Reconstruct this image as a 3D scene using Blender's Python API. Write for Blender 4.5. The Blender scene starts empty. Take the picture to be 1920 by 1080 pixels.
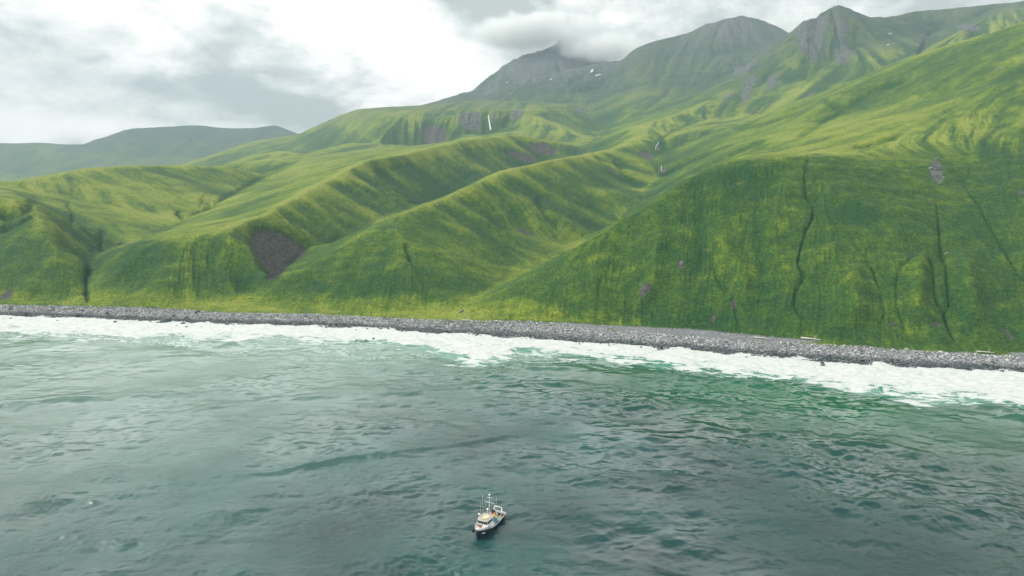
import bpy, math, random
import numpy as np
from mathutils import Vector
from mathutils.geometry import delaunay_2d_cdt

C = bpy.context.scene.collection
S = bpy.context.scene
R = math.radians
rng = np.random.default_rng(7)
random.seed(7)

# ---------------------------------------------------------------- camera
CAMZ = 95.0
PITCH = R(9.32)
FPX = 1280.0                      # focal length in pixels of the 1920 wide photograph
cam = bpy.data.cameras.new('camera')
cam_o = bpy.data.objects.new('camera', cam); C.objects.link(cam_o)
cam_o.location = (0, 0, CAMZ)
cam_o.rotation_euler = (R(90) - PITCH, 0, 0)
cam.sensor_width = 36; cam.lens = 24.0
cam.clip_start = 1; cam.clip_end = 60000
S.camera = cam_o
S.view_settings.view_transform = 'Standard'
S.view_settings.look = 'None'
S.view_settings.gamma = 1
S.view_settings.exposure = 0.25
S.cycles.use_denoising = True
S.cycles.max_bounces = 8
S.cycles.volume_bounces = 4

# ---------------------------------------------------------------- node helpers
class NT:
    def __init__(s, tree): s.t = tree; s.n = tree.nodes; s.l = tree.links
    def new(s, kind, **kw):
        n = s.n.new(kind)
        for k, v in kw.items(): setattr(n, k, v)
        return n
    def put(s, sock, v):
        if isinstance(v, bpy.types.NodeSocket): s.l.new(v, sock)
        elif v is not None:
            if isinstance(v, tuple) and len(v) == 3 and sock.type == 'RGBA': v = v + (1,)
            sock.default_value = v
    def m(s, op, a, b=None, c=None, clamp=False):
        n = s.new('ShaderNodeMath', operation=op, use_clamp=clamp)
        for i, v in enumerate((a, b, c)):
            if v is not None: s.put(n.inputs[i], v)
        return n.outputs[0]
    def ramp(s, v, lo, hi, a=0.0, b=1.0):
        n = s.new('ShaderNodeMapRange', interpolation_type='SMOOTHSTEP')
        s.put(n.inputs[0], v)
        for i, x in enumerate((lo, hi, a, b)): s.put(n.inputs[1 + i], x)
        return n.outputs[0]
    def mix(s, f, a, b, mode='MIX'):
        n = s.new('ShaderNodeMix', data_type='RGBA', blend_type=mode)
        s.put(n.inputs[0], f); s.put(n.inputs[6], a); s.put(n.inputs[7], b)
        return n.outputs[2]
    def noise(s, vec, scale, detail=4, rough=0.55, dist=0.0, lac=2.0):
        n = s.new('ShaderNodeTexNoise')
        if vec is not None: s.put(n.inputs['Vector'], vec)
        s.put(n.inputs['Scale'], scale); s.put(n.inputs['Detail'], detail)
        s.put(n.inputs['Roughness'], rough); s.put(n.inputs['Distortion'], dist); s.put(n.inputs['Lacunarity'], lac)
        return n.outputs[0]
    def mapping(s, vec, loc=(0,0,0), rot=(0,0,0), scale=(1,1,1)):
        n = s.new('ShaderNodeMapping')
        s.put(n.inputs[0], vec); s.put(n.inputs[1], loc); s.put(n.inputs[2], rot); s.put(n.inputs[3], scale)
        return n.outputs[0]
    def attr(s, name):
        return s.new('ShaderNodeAttribute', attribute_name=name).outputs['Fac']

def material(name, base=None, rough=0.8, metal=0.0, spec=0.5):
    m = bpy.data.materials.new(name); m.use_nodes = True
    nt = NT(m.node_tree); p = nt.n['Principled BSDF']
    if base: nt.put(p.inputs['Base Color'], base)
    p.inputs['Roughness'].default_value = rough
    p.inputs['Metallic'].default_value = metal
    p.inputs['Specular IOR Level'].default_value = spec
    return m, nt, p

# ---------------------------------------------------------------- sky and sun
SUN_EL, SUN_AZ = 47.0, -86.0       # azimuth measured from +Y towards +X
SUN_DIR = Vector((math.sin(R(SUN_AZ)) * math.cos(R(SUN_EL)), math.cos(R(SUN_AZ)) * math.cos(R(SUN_EL)), math.sin(R(SUN_EL))))
SUN_STRENGTH = 3.4
SKY_STRENGTH = 0.10
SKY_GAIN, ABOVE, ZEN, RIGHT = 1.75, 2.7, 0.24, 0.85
GLOW, GLOW_K = 0.0, 8.0
world = bpy.data.worlds.new('World'); S.world = world; world.use_nodes = True
w = NT(world.node_tree)
bg = w.n['Background']; bg.inputs['Strength'].default_value = SKY_STRENGTH
sky = w.new('ShaderNodeTexSky', sky_type='NISHITA'); sky.sun_disc = False
sky.sun_elevation = R(SUN_EL); sky.sun_rotation = R(SUN_AZ)
sky.air_density = 1.0; sky.dust_density = 2.0
tc = w.new('ShaderNodeTexCoord')
sep = w.new('ShaderNodeSeparateXYZ'); w.put(sep.inputs[0], tc.outputs['Generated'])
dx, dy, dz = sep.outputs
hor = w.m('SQRT', w.m('ADD', w.m('MULTIPLY', dx, dx), w.m('MULTIPLY', dy, dy)))
az = w.m('ARCTAN2', dx, dy)                      # radians from +Y
el = w.m('ARCTAN2', dz, hor)
comb = w.new('ShaderNodeCombineXYZ'); w.put(comb.inputs[0], az); w.put(comb.inputs[1], w.m('MULTIPLY', el, 1.9)); w.put(comb.inputs[2], w.m('MULTIPLY', dy, 0.15))
V = comb.outputs[0]
n1 = w.noise(V, 2.6, 7, 0.52, 0.35)
n2 = w.noise(w.mapping(V, (3.1, 1.7, 0)), 7.0, 8, 0.60, 0.3)
n4 = w.noise(w.mapping(V, (2.1, 9.2, 0)), 21.0, 6, 0.6)
n3 = w.noise(w.mapping(V, (7.1, 5.2, 0)), 2.2, 3, 0.5)
wa = w.m('ADD', az, w.m('MULTIPLY', w.m('SUBTRACT', n2, 0.5), 0.24))
we = w.m('ADD', el, w.m('MULTIPLY', w.m('SUBTRACT', n1, 0.5), 0.13))
def blob(a0, e0, sa, se, amp, rot=0.0):
    a = w.m('SUBTRACT', wa, a0); e = w.m('SUBTRACT', we, e0)
    c, s_ = math.cos(rot), math.sin(rot)
    a2 = w.m('ADD', w.m('MULTIPLY', a, c), w.m('MULTIPLY', e, s_))
    e2 = w.m('SUBTRACT', w.m('MULTIPLY', e, c), w.m('MULTIPLY', a, s_))
    q = w.m('ADD', w.m('POWER', w.m('ABSOLUTE', w.m('DIVIDE', a2, sa)), 2.0), w.m('POWER', w.m('ABSOLUTE', w.m('DIVIDE', e2, se)), 2.0))
    return w.m('MULTIPLY', w.m('EXPONENT', w.m('MULTIPLY', q, -1.0)), amp)
tot = None
#        az0   el0   s_az  s_el  amp   rot
BL = [(-0.13, 0.160, 0.13, 0.060,  0.46, -0.5),    # the big bright mass left of the summit
      (-0.52, 0.225, 0.22, 0.045,  0.20, 0.0),
      (-0.50, 0.050, 0.30, 0.022,  0.30, -0.10),   # bright strip above the far coast
      (-0.42, 0.118, 0.20, 0.024, -0.22, -0.22),   # grey streak
      (-0.25, 0.085, 0.12, 0.030, -0.10, -0.1),
      (-0.01, 0.225, 0.17, 0.035, -0.36, -0.5),    # dark cloud above the summit
      ( 0.25, 0.210, 0.30, 0.05,  -0.08, 0.0),
      ( 0.10, 0.150, 0.06, 0.03,   0.10, 0.0)]
for b in BL:
    v = blob(*b); tot = v if tot is None else w.m('ADD', tot, v)
inst = w.m('ADD', 0.56, tot)
nn = w.m('ADD', w.m('MULTIPLY', w.m('SUBTRACT', n1, 0.5), 0.55), w.m('ADD', w.m('MULTIPLY', w.m('SUBTRACT', n2, 0.5), 0.85), w.m('MULTIPLY', w.m('SUBTRACT', n4, 0.5), 0.42)))
inst = w.m('ADD', inst, nn)
inst = w.m('ADD', w.m('MULTIPLY', inst, .4), w.m('MULTIPLY', w.ramp(inst, .34, .84, .34, .98), .6))
inst = w.m('MAXIMUM', inst, 0.36)
inst = w.m('MINIMUM', inst, 0.96)
# added bright band in the unseen sky above view, for sea reflections; dimmer overhead
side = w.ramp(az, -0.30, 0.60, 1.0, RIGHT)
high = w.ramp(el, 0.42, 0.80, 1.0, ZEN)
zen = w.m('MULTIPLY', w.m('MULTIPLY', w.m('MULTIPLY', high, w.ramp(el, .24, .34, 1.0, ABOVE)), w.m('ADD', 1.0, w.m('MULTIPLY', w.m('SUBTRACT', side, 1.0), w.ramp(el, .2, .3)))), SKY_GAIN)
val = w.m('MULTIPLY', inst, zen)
# the veiled sun brightens the cloud around it
gdot = w.new('ShaderNodeVectorMath', operation='DOT_PRODUCT'); w.put(gdot.inputs[0], tc.outputs['Generated']); gdot.inputs[1].default_value = SUN_DIR
glow = w.m('EXPONENT', w.m('MULTIPLY', w.m('SUBTRACT', gdot.outputs['Value'], 1.0), GLOW_K))
val = w.m('ADD', val, w.m('MULTIPLY', w.m('MULTIPLY', glow, GLOW), w.m('MULTIPLY', w.ramp(el, .25, .42), w.ramp(n2, .3, .7, .5, 1.4))))
warm = w.ramp(inst, 0.45, 0.85)
ccol = w.mix(warm, (0.95, 0.985, 0.93), (1.0, 0.945, 0.89))
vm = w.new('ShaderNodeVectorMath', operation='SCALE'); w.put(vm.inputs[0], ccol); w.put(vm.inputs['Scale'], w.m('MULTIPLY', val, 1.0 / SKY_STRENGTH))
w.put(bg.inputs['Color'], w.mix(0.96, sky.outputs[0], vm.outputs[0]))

sun = bpy.data.lights.new('sun', 'SUN'); sun.energy = SUN_STRENGTH; sun.angle = R(26); sun.color = (1.0, 0.95, 0.86)
sun_o = bpy.data.objects.new('sun', sun); C.objects.link(sun_o)
sun_o.rotation_euler = SUN_DIR.to_track_quat('Z', 'Y').to_euler()

# ---------------------------------------------------------------- projection helpers
SP, CP = math.sin(PITCH), math.cos(PITCH)
def ray(px, py):
    u = (px - 960.0) / FPX; v = (540.0 - py) / FPX
    return u, CP + v * SP, -SP + v * CP
def at_depth(px, py, Y):
    u, y, z = ray(px, py); t = Y / y
    return u * t, Y, CAMZ + z * t
def at_height(px, py, h):
    u, y, z = ray(px, py); t = (h - CAMZ) / z
    return u * t, y * t, h
def project(X, Y, Z):
    z = Z - CAMZ
    d = Y * CP - z * SP; v = Y * SP + z * CP
    return 960 + FPX * X / d, 540 - FPX * v / d

# ---------------------------------------------------------------- numpy noise
PERM = rng.permutation(4096)
GA = rng.random(4096) * 2 * np.pi
GX, GY = np.cos(GA).astype(np.float32), np.sin(GA).astype(np.float32)
def perlin(x, y, seed=0):
    xi = np.floor(x).astype(np.int64); yi = np.floor(y).astype(np.int64)
    fx = (x - xi).astype(np.float32); fy = (y - yi).astype(np.float32)
    def g(ix, iy, ax, ay):
        h = PERM[(PERM[(ix + seed * 131) & 4095] + iy) & 4095]
        return GX[h] * ax + GY[h] * ay
    u = fx * fx * fx * (fx * (fx * 6 - 15) + 10); v = fy * fy * fy * (fy * (fy * 6 - 15) + 10)
    a = g(xi, yi, fx, fy); b = g(xi + 1, yi, fx - 1, fy)
    c = g(xi, yi + 1, fx, fy - 1); d = g(xi + 1, yi + 1, fx - 1, fy - 1)
    return ((a + (b - a) * u) * (1 - v) + (c + (d - c) * u) * v) * 1.5
def fbm(x, y, octs, seed=0, gain=0.5):
    s = 0; a = 1.0; f = 1.0
    for o in range(octs):
        s = s + a * perlin(x * f, y * f, seed + o); a *= gain; f *= 2.03
    return s
def sstep(x, lo, hi):
    t = np.clip((x - lo) / (hi - lo), 0, 1); return t * t * (3 - 2 * t)

# ---------------------------------------------------------------- terrain break lines
# points: (px, py, Y) seen in the photograph at depth Y;  ('h', px, py, height);  ('w', X/Y, Y, z) plain position
NA, NB = 1500, 2150
A0, A1 = -1.05, 1.05
B0, B1 = math.log(228.0), math.log(7200.0)
W = 'w'; H_ = 'h'
SHORE = [(0,592),(130,595),(300,603),(400,607),(600,612),(840,625),(1060,640),(1280,655),(1440,668),(1600,681),(1760,690),(1920,697)]
TOP   = [(0,573),(150,576),(300,580),(400,586),(600,590),(760,598),(840,602),(1000,604),(1280,629),(1440,641),(1600,650),(1760,661),(1920,669)]
def ext(pts2, h):
    P = [(H_, x, y, h) for x, y in pts2]
    return P
LINES = {
 'deep':  [(W,-1.2,222,-13),(W,0,222,-13),(W,1.2,222,-13)],
 'off':   [(W,-1.2,430,-5),(W,-.75,410,-5),(W,-.3,380,-5),(W,0,350,-5),(W,.4,310,-5),(W,.78,275,-5),(W,1.2,240,-5)],
 'shore': [(W,-1.2,512,-.1)] + ext(SHORE, -.1) + [(W,1.2,284,-.1)],
 'top':   [(W,-1.2,532,4)] + ext(TOP, 4.0) + [(W,1.2,300,4)],
 'toe':   [(W,-1.2,540,8),(0,566,482),(160,561,478),(300,572,466),(480,573,470),(600,579,458),(760,583,452),(830,586,446)],
 'toeA':  [(880,592,432),(1000,598,424),(1280,624,400),(1440,637,380),(1600,645,362),(1760,656,350),(1920,664,343),(W,1.2,304,8)],
 # left hill D
 'Dbrk':  [(W,-1.2,700,85),(0,368,620),(62,373,640),(90,408,585),(97,455,540),(150,470,545)],
 'Dsky':  [(W,-1.2,850,60),(0,350,860),(60,335,920),(115,322,980),(170,313,1050),(250,309,1120),(330,307,1180),(430,309,1250)],
 'Dspur': [(97,455,540),(104,510,505),(110,560,486)],
 'V3':    [(165,566,476),(166,540,500),(170,503,560),(190,473,620)],
 'V3b':   [(190,473,620),(W,-.56,680,27),(W,-.505,740,32),(345,408,850),(400,381,960),(450,353,1120),(500,326,1300),(560,301,1550)],
 # spur C
 'Cface': [(175,552,488),(203,500,525),(235,461,548),(300,449,545),(360,447,545),(400,445,545),(425,437,550),(448,438,562),(470,445,575)],
 'Clip':  [(235,461,548),(345,413,800),(450,364,1020),(520,333,1260)],
 'Crest': [(425,437,550),(500,402,640),(560,365,760),(620,335,880),(700,296,1050),(760,287,1150),(850,267,1350),(900,257,1450),(980,251,1600),(1060,268,1650),(1100,279,1680)],
 'Cfan':  [(470,445,575),(485,500,520),(495,548,490)],
 'V2':    [(450,574,468),(480,549,500),(505,526,540),(578,468,640),(W,-.245,690,25.5),(W,-.2,780,39),(W,-.153,900,49),(W,-.092,1060,63),(W,-.046,1200,84),(W,0,1350,107),(W,.061,1480,124),(W,.108,1620,143)],
 # spur B
 'Brst':  [(455,573,466),(560,510,505),(640,462,540),(700,421,580),(760,393,625),(840,366,705),(900,338,790),(960,313,880),(1040,296,1000),(1100,288,1130),(1107,284,1160),(1160,276,1300),(1200,251,1480),(1193,233,1750),(1280,208,1950),(1340,186,2120),(1380,160,2300),(1430,120,2420),(1480,72,2500),(1510,38,2560),(1570,8,2620)],
 'Bspur': [(700,421,580),(748,445,545),(772,490,510),(788,535,480),(790,572,458)],
 'Bspr2': [(900,338,790),(930,420,700),(985,465,630),(955,500,575)],
 'Bspr3': [(1040,296,1000),(1090,350,900),(1130,395,840)],
 'V1':    [(838,603,418),(850,590,436),(870,573,458),(920,546,495),(965,524,527),(W,.032,565,17),(W,.11,700,27),(W,.158,800,40),(1215,372,900),(1222,350,1020),(1238,328,1130),(1236,305,1190),(1232,292,1290),(1232,262,1400),(1260,245,1560),(1330,225,1800)],
 # big right spur A
 'Arst':  [(880,592,432),(940,548,460),(1000,508,478),(1100,454,490),(1200,394,508),(1260,353,525),(1320,316,545),(1400,303,545),(1480,296,545),(1540,291,548),(1600,289,556),(1680,283,585),(1780,268,620),(1920,232,680),(W,1.1,650,190)],
 'Asky':  [(W,1.1,1120,430),(1920,36,1190),(1860,58,1200),(1800,76,1225),(1700,107,1290),(1640,132,1350),(1560,165,1400),(1480,200,1450),(1400,232,1500)],
 'Ashl':  [(W,1.1,760,262),(1920,140,860),(1760,205,800),(1600,245,780),(1480,272,760),(1400,285,720),(1320,316,545)],
 'Aflk':  [(1480,232,1080),(1400,258,1050),(1330,282,1020),(1275,318,960)],
 # behind A: mountain P3
 'hidA':  [(W,1.1,1500,330),(W,.72,1560,290),(W,.58,1600,262),(W,.45,1640,236),(1400,222,1720)],
 'P3sky': [(1570,8,2620),(1600,18,2640),(1640,30,2660),(1665,30,2680),(1720,19,2720),(1800,12,2700),(1920,1,2500),(W,1.1,2300,600)],
 'P3rib': [(1570,8,2620),(1590,90,2300),(1640,145,1950)],
 'P3gul': [(1760,55,2560),(1735,85,2250),(1715,112,1900)],
 'P3rb2': [(1480,72,2500),(1500,150,2150),(1500,205,1800)],
 # mountain P2
 'P2sky': [(1125,165,3400),(1145,140,3500),(1165,112,3600),(1190,90,3600),(1230,75,3620),(1290,60,3650),(1330,42,3680),(1390,27,3700),(1440,38,3650),(1480,60,3550),(1500,80,3400)],
 'P2rib': [(1190,90,3600),(1200,160,3000),(1150,235,2350)],
 'P2rb2': [(1330,42,3680),(1320,110,3250),(1310,160,2850)],
 'P2low': [(1440,110,3000),(1380,135,2800),(1330,170,2600),(1260,195,2450)],
 'V0':    [(1120,175,3300),(1105,195,3000),(1108,222,2650),(1125,245,2300),(1110,268,1950),(1085,274,1760)],
 # summit P1 and its basin
 'P1sky': [(780,198,3500),(820,187,3650),(850,180,3850),(890,165,4000),(915,142,4150),(940,122,4250),(960,110,4300),(1000,95,4400),(1040,76,4450),(1065,60,4500),(1090,70,4450),(1120,92,4350),(1150,115,4250),(W,.22,4100,700)],
 'P1ft':  [(830,196,3350),(900,186,3300),(960,176,3350),(1040,172,3350),(1100,172,3350)],
 'P1rib': [(960,110,4300),(985,150,3750),(1000,174,3350)],
 'Clft':  [(700,224,2500),(720,216,2500),(760,219,2450),(800,222,2450),(850,214,2450),(885,209,2450),(920,207,2450),(960,209,2430),(985,208,2420)],
 'Clfb':  [(655,268,2150),(700,268,2250),(760,274,2250),(830,268,2280),(870,250,2330),(917,250,2350),(960,232,2380),(985,215,2400)],
 'bas1':  [(560,290,1950),(640,284,1950),(720,280,1950),(800,274,2050),(860,262,2150),(980,243,2200),(1060,240,2200)],
 'bas2':  [(1010,200,2700),(1060,205,2600),(1080,215,2500)],
 # far coast left
 'Ehill': [(440,303,1750),(480,288,1850),(520,281,1900),(560,289,1870),(610,291,1850)],
 'hidD':  [(W,-1.1,1500,15),(W,-.7,1550,30),(W,-.55,1600,40),(W,-.44,1650,60)],
 'hidE':  [(W,-1.1,2200,20),(W,-.6,2300,40),(W,-.45,2350,70),(W,-.3,2350,120),(W,-.25,2500,170)],
 'Fsky':  [(385,304,2800),(395,292,2950),(430,278,3100),(480,264,3200),(560,251,3250),(600,236,3250),(640,214,3300),(672,203,3300),(700,208,3350),(740,207,3400),(780,198,3500)],
 'hidF':  [(W,-1.1,4000,10),(W,-.6,4000,30),(W,-.45,4000,60),(W,-.3,4200,180),(W,-.15,4700,300),(W,0,5200,500),(W,.2,5200,500),(W,.5,4300,500),(W,.8,3600,450),(W,1.1,3300,400)],
 'Gmid':  [(0,318,4700),(120,300,4900),(220,288,5000),(330,292,4900),(420,298,4700)],
 'Gsky':  [(W,-1.1,5600,390),(0,268,5600),(60,267,5600),(110,270,5600),(155,270,5600),(175,262,5600),(200,256,5600),(230,244,5600),(250,239,5600),(300,237,5600),(320,238,5600),(350,235,5600),(375,235,5600),(400,237,5600),(415,238,5600),(435,244,5800),(455,245,6000),(480,240,6300),(500,237,6300),(520,233,6300),(540,240,6300),(560,249,6300),(620,262,6300),(W,-.1,6300,400)],
 'end':   [(W,-1.2,7600,100),(W,-.5,7600,100),(W,0,7600,100),(W,.5,7600,100),(W,1.2,7600,100)],
}
def key_pt(p):
    if p[0] == W: return p[1], math.log(p[2]), p[3]
    if p[0] == H_:
        X, Y, Z = at_height(p[1], p[2], p[3])
    else:
        X, Y, Z = at_depth(*p)
    return X / Y, math.log(Y), Z

def tin():
    vid = {}; V = []; Z = []; E = []
    for name, L in LINES.items():
        prev = None
        for p in L:
            a, b, z = key_pt(p); k = (round(a, 5), round(b, 5))
            if k not in vid: vid[k] = len(V); V.append(Vector((a, b))); Z.append(z)
            if prev is not None and prev != vid[k]: E.append((prev, vid[k]))
            prev = vid[k]
    ov, oe, of, orig, _, _ = delaunay_2d_cdt(V, E, [], 0, 1e-6)
    z = []
    for i, v in enumerate(ov):
        if orig[i]: z.append(Z[orig[i][0]]); continue
        best = None
        for (p, q) in E:
            A, B = V[p], V[q]; d = B - A; t = (v - A).dot(d) / d.length_squared
            if 0 <= t <= 1:
                e = (A + d * t - v).length
                if best is None or e < best[0]: best = (e, Z[p] + (Z[q] - Z[p]) * t)
        z.append(best[1])
    P = np.array([[v.x, v.y] for v in ov]); z = np.array(z)
    da = (A1 - A0) / (NA - 1); db = (B1 - B0) / (NB - 1)
    out = np.full((NB, NA), np.nan)
    for f in of:
        i0, i1, i2 = f
        j = (P[[i0, i1, i2], 0] - A0) / da; i = (P[[i0, i1, i2], 1] - B0) / db
        ja, jb = max(0, int(np.ceil(j.min()))), min(NA - 1, int(np.floor(j.max())))
        ia, ib = max(0, int(np.ceil(i.min()))), min(NB - 1, int(np.floor(i.max())))
        if ja > jb or ia > ib: continue
        jj, ii = np.meshgrid(np.arange(ja, jb + 1), np.arange(ia, ib + 1))
        D = (j[1] - j[0]) * (i[2] - i[0]) - (j[2] - j[0]) * (i[1] - i[0])
        if abs(D) < 1e-9: continue
        l1 = ((jj - j[0]) * (i[2] - i[0]) - (j[2] - j[0]) * (ii - i[0])) / D
        l2 = ((j[1] - j[0]) * (ii - i[0]) - (jj - j[0]) * (i[1] - i[0])) / D
        ok = (l1 >= -1e-6) & (l2 >= -1e-6) & (l1 + l2 <= 1 + 1e-6)
        zz = z[i0] * (1 - l1 - l2) + z[i1] * l1 + z[i2] * l2
        sub = out[ia:ib + 1, ja:jb + 1]; sub[ok] = zz[ok]
    # fill any sliver by neighbours along a row
    for r in np.where(np.isnan(out).any(1))[0]:
        g = ~np.isnan(out[r])
        if g.any(): out[r] = np.interp(np.arange(NA), np.where(g)[0], out[r][g])
        else: out[r] = out[r - 1]
    return out

def box1(z, r, axis):
    z = np.moveaxis(z, axis, 0)
    p = np.concatenate([np.repeat(z[:1], r + 1, 0), z, np.repeat(z[-1:], r, 0)], 0)
    c = np.cumsum(p, 0, dtype=np.float64)
    o = (c[2 * r + 1:] - c[:-(2 * r + 1)]) / (2 * r + 1)
    return np.moveaxis(o, 0, axis)
def blur(z, ra, rb, n=3):
    for _ in range(n): z = box1(box1(z, rb, 0), ra, 1)
    return z

aa = np.linspace(A0, A1, NA); bb = np.linspace(B0, B1, NB)
DA, DB = aa[1] - aa[0], bb[1] - bb[0]
YY = np.exp(bb)[:, None] * np.ones((1, NA)); XX = aa[None, :] * YY
def grads(z):
    za = np.gradient(z, DA, axis=1); zb = np.gradient(z, DB, axis=0)
    gx = za / YY; gy = zb / YY - aa[None, :] * gx
    return gx, gy
def lic(img, gx, gy, length, steps):
    # smear an image along the fall line, both ways; length in metres (array or number)
    g = np.sqrt(gx * gx + gy * gy) + 1e-6
    ux, uy = (gx / g), (gy / g)
    st_b = (uy * length / YY / DB).astype(np.float32); st_a = ((ux - aa[None, :] * uy) * length / YY / DA).astype(np.float32)
    acc = img.astype(np.float32).copy(); n = 1
    I0, J0 = np.meshgrid(np.arange(NB, dtype=np.float32), np.arange(NA, dtype=np.float32), indexing='ij')
    for sgn in (1, -1):
        I, J = I0.copy(), J0.copy()
        for k in range(steps):
            ii = np.clip(I, 0, NB - 1).astype(np.int32); jj = np.clip(J, 0, NA - 1).astype(np.int32)
            I += sgn * st_b[ii, jj] / steps; J += sgn * st_a[ii, jj] / steps
            ii = np.clip(I + .5, 0, NB - 1).astype(np.int32); jj = np.clip(J + .5, 0, NA - 1).astype(np.int32)
            acc += img[ii, jj]; n += 1
    return acc / n * math.sqrt(n) * 0.55

Z0 = tin()
Zs = blur(Z0, 4, 4, 3)
Zw = blur(Z0, 11, 11, 3)
land = sstep(Z0, 3.5, 9.0)
far = sstep(YY, 1500, 2600)
Zs = Zs * (1 - .15 * land) + Zw * .15 * land
Zs = Zs * (1 - far) + blur(Z0, 2, 2, 2) * far
near_sh = sstep(Z0, 6, 2)
Zx = blur(Z0, 34, 34, 3)
rt = sstep(aa[None, :] * np.ones_like(YY), .40, .52) * sstep(Z0, 30, 70) * sstep(YY, 900, 760)
Zs = Zs * (1 - .85 * rt) + Zx * .85 * rt
Zs = Zs * (1 - near_sh) + blur(Z0, 2, 2, 2) * near_sh
gx, gy = grads(blur(Zs, 6, 6, 2))
slope = np.sqrt(gx * gx + gy * gy)
steep = sstep(slope, .12, .6)
amp_d = (YY / 700.0) ** 0.85
face = sstep(Z0, 6, 20) * sstep(YY, 600, 545) * sstep(aa[None, :] * np.ones_like(YY), -.06, .12)   # the big right face: lumpy, few streaks
face = np.maximum(face, .8 * sstep(YY, 640, 520)); SKY_ = 1 - face                      # far relief carries larger forms
n_big = perlin(XX / (38 * amp_d), YY / (38 * amp_d), 11) + .5 * perlin(XX / (17 * amp_d), YY / (17 * amp_d), 12)
L_big = lic(n_big, gx, gy, 150 * amp_d, 14)
n_mid = perlin(XX / (9 * amp_d), YY / (9 * amp_d), 21) + .6 * perlin(XX / (4.5 * amp_d), YY / (4.5 * amp_d), 22)
L_mid = lic(n_mid, gx, gy, 42 * amp_d, 12)
n_sm = perlin(XX / (2.6 * amp_d), YY / (2.6 * amp_d), 31) + .6 * perlin(XX / (1.4 * amp_d), YY / (1.4 * amp_d), 32)
L_sm = lic(n_sm, gx, gy, 7 * amp_d, 6)
ridg = -np.abs(L_big) * 1.6
n_hg = perlin(XX / (62 * amp_d), YY / (80 * amp_d), 14)
L_hg = lic(n_hg, gx, gy, 130 * amp_d, 12)
Zt = Zs + land * (steep * amp_d * ((5.0 - 2.6 * face) * (.5 - np.abs(L_hg) * 1.5) * np.maximum(face, .5) + (1 - .95 * face) * (3.0 * ridg + (.8 + .9 * sstep(YY, 560, 700) * sstep(YY, 2200, 1500)) * L_mid) + .30 * L_sm) + amp_d * face * (2.6 * perlin(XX / 42 + .3 * YY / 42, YY / 30, 46) + 1.9 * perlin(XX / 24, YY / 15, 43) + .7 * perlin(XX / 11, YY / 7, 44)) + amp_d * (0.9 * fbm(XX / (60 * amp_d), YY / (60 * amp_d), 3, 41) + .25 * n_mid * (.4 + steep)))
Zt = Zt + land * amp_d * .28 * n_sm * (.3 + .7 * steep)
# gentle bumps on the apron meadow
apron = sstep(Z0, 4.2, 5.5) * (1 - sstep(Z0, 9, 16))
Zt = Zt + apron * 0.5 * fbm(XX / 14, YY / 6, 3, 51)

PX, PY = project(XX, YY, Zt)

def polydist(pts, px=None, py=None, pad=60):
    """distance in photo pixels of each terrain vertex to a polyline; also the parameter along it"""
    px = PX if px is None else px; py = PY if py is None else py
    x0, x1 = min(p[0] for p in pts) - pad, max(p[0] for p in pts) + pad
    y0, y1 = min(p[1] for p in pts) - pad, max(p[1] for p in pts) + pad
    sel = np.where((px > x0) & (px < x1) & (py > y0) & (py < y1))
    qx, qy = px[sel], py[sel]
    best = np.full(qx.shape, 1e9); par = np.zeros(qx.shape); n = len(pts) - 1
    for k in range(n):
        (ax, ay), (bx, by) = pts[k][:2], pts[k + 1][:2]
        dx_, dy_ = bx - ax, by - ay; t = np.clip(((qx - ax) * dx_ + (qy - ay) * dy_) / (dx_ ** 2 + dy_ ** 2 + 1e-9), 0, 1)
        d = np.hypot(qx - ax - t * dx_, qy - ay - t * dy_)
        m = d < best; best[m] = d[m]; par[m] = (k + t[m]) / n
    return sel, best, par
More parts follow.
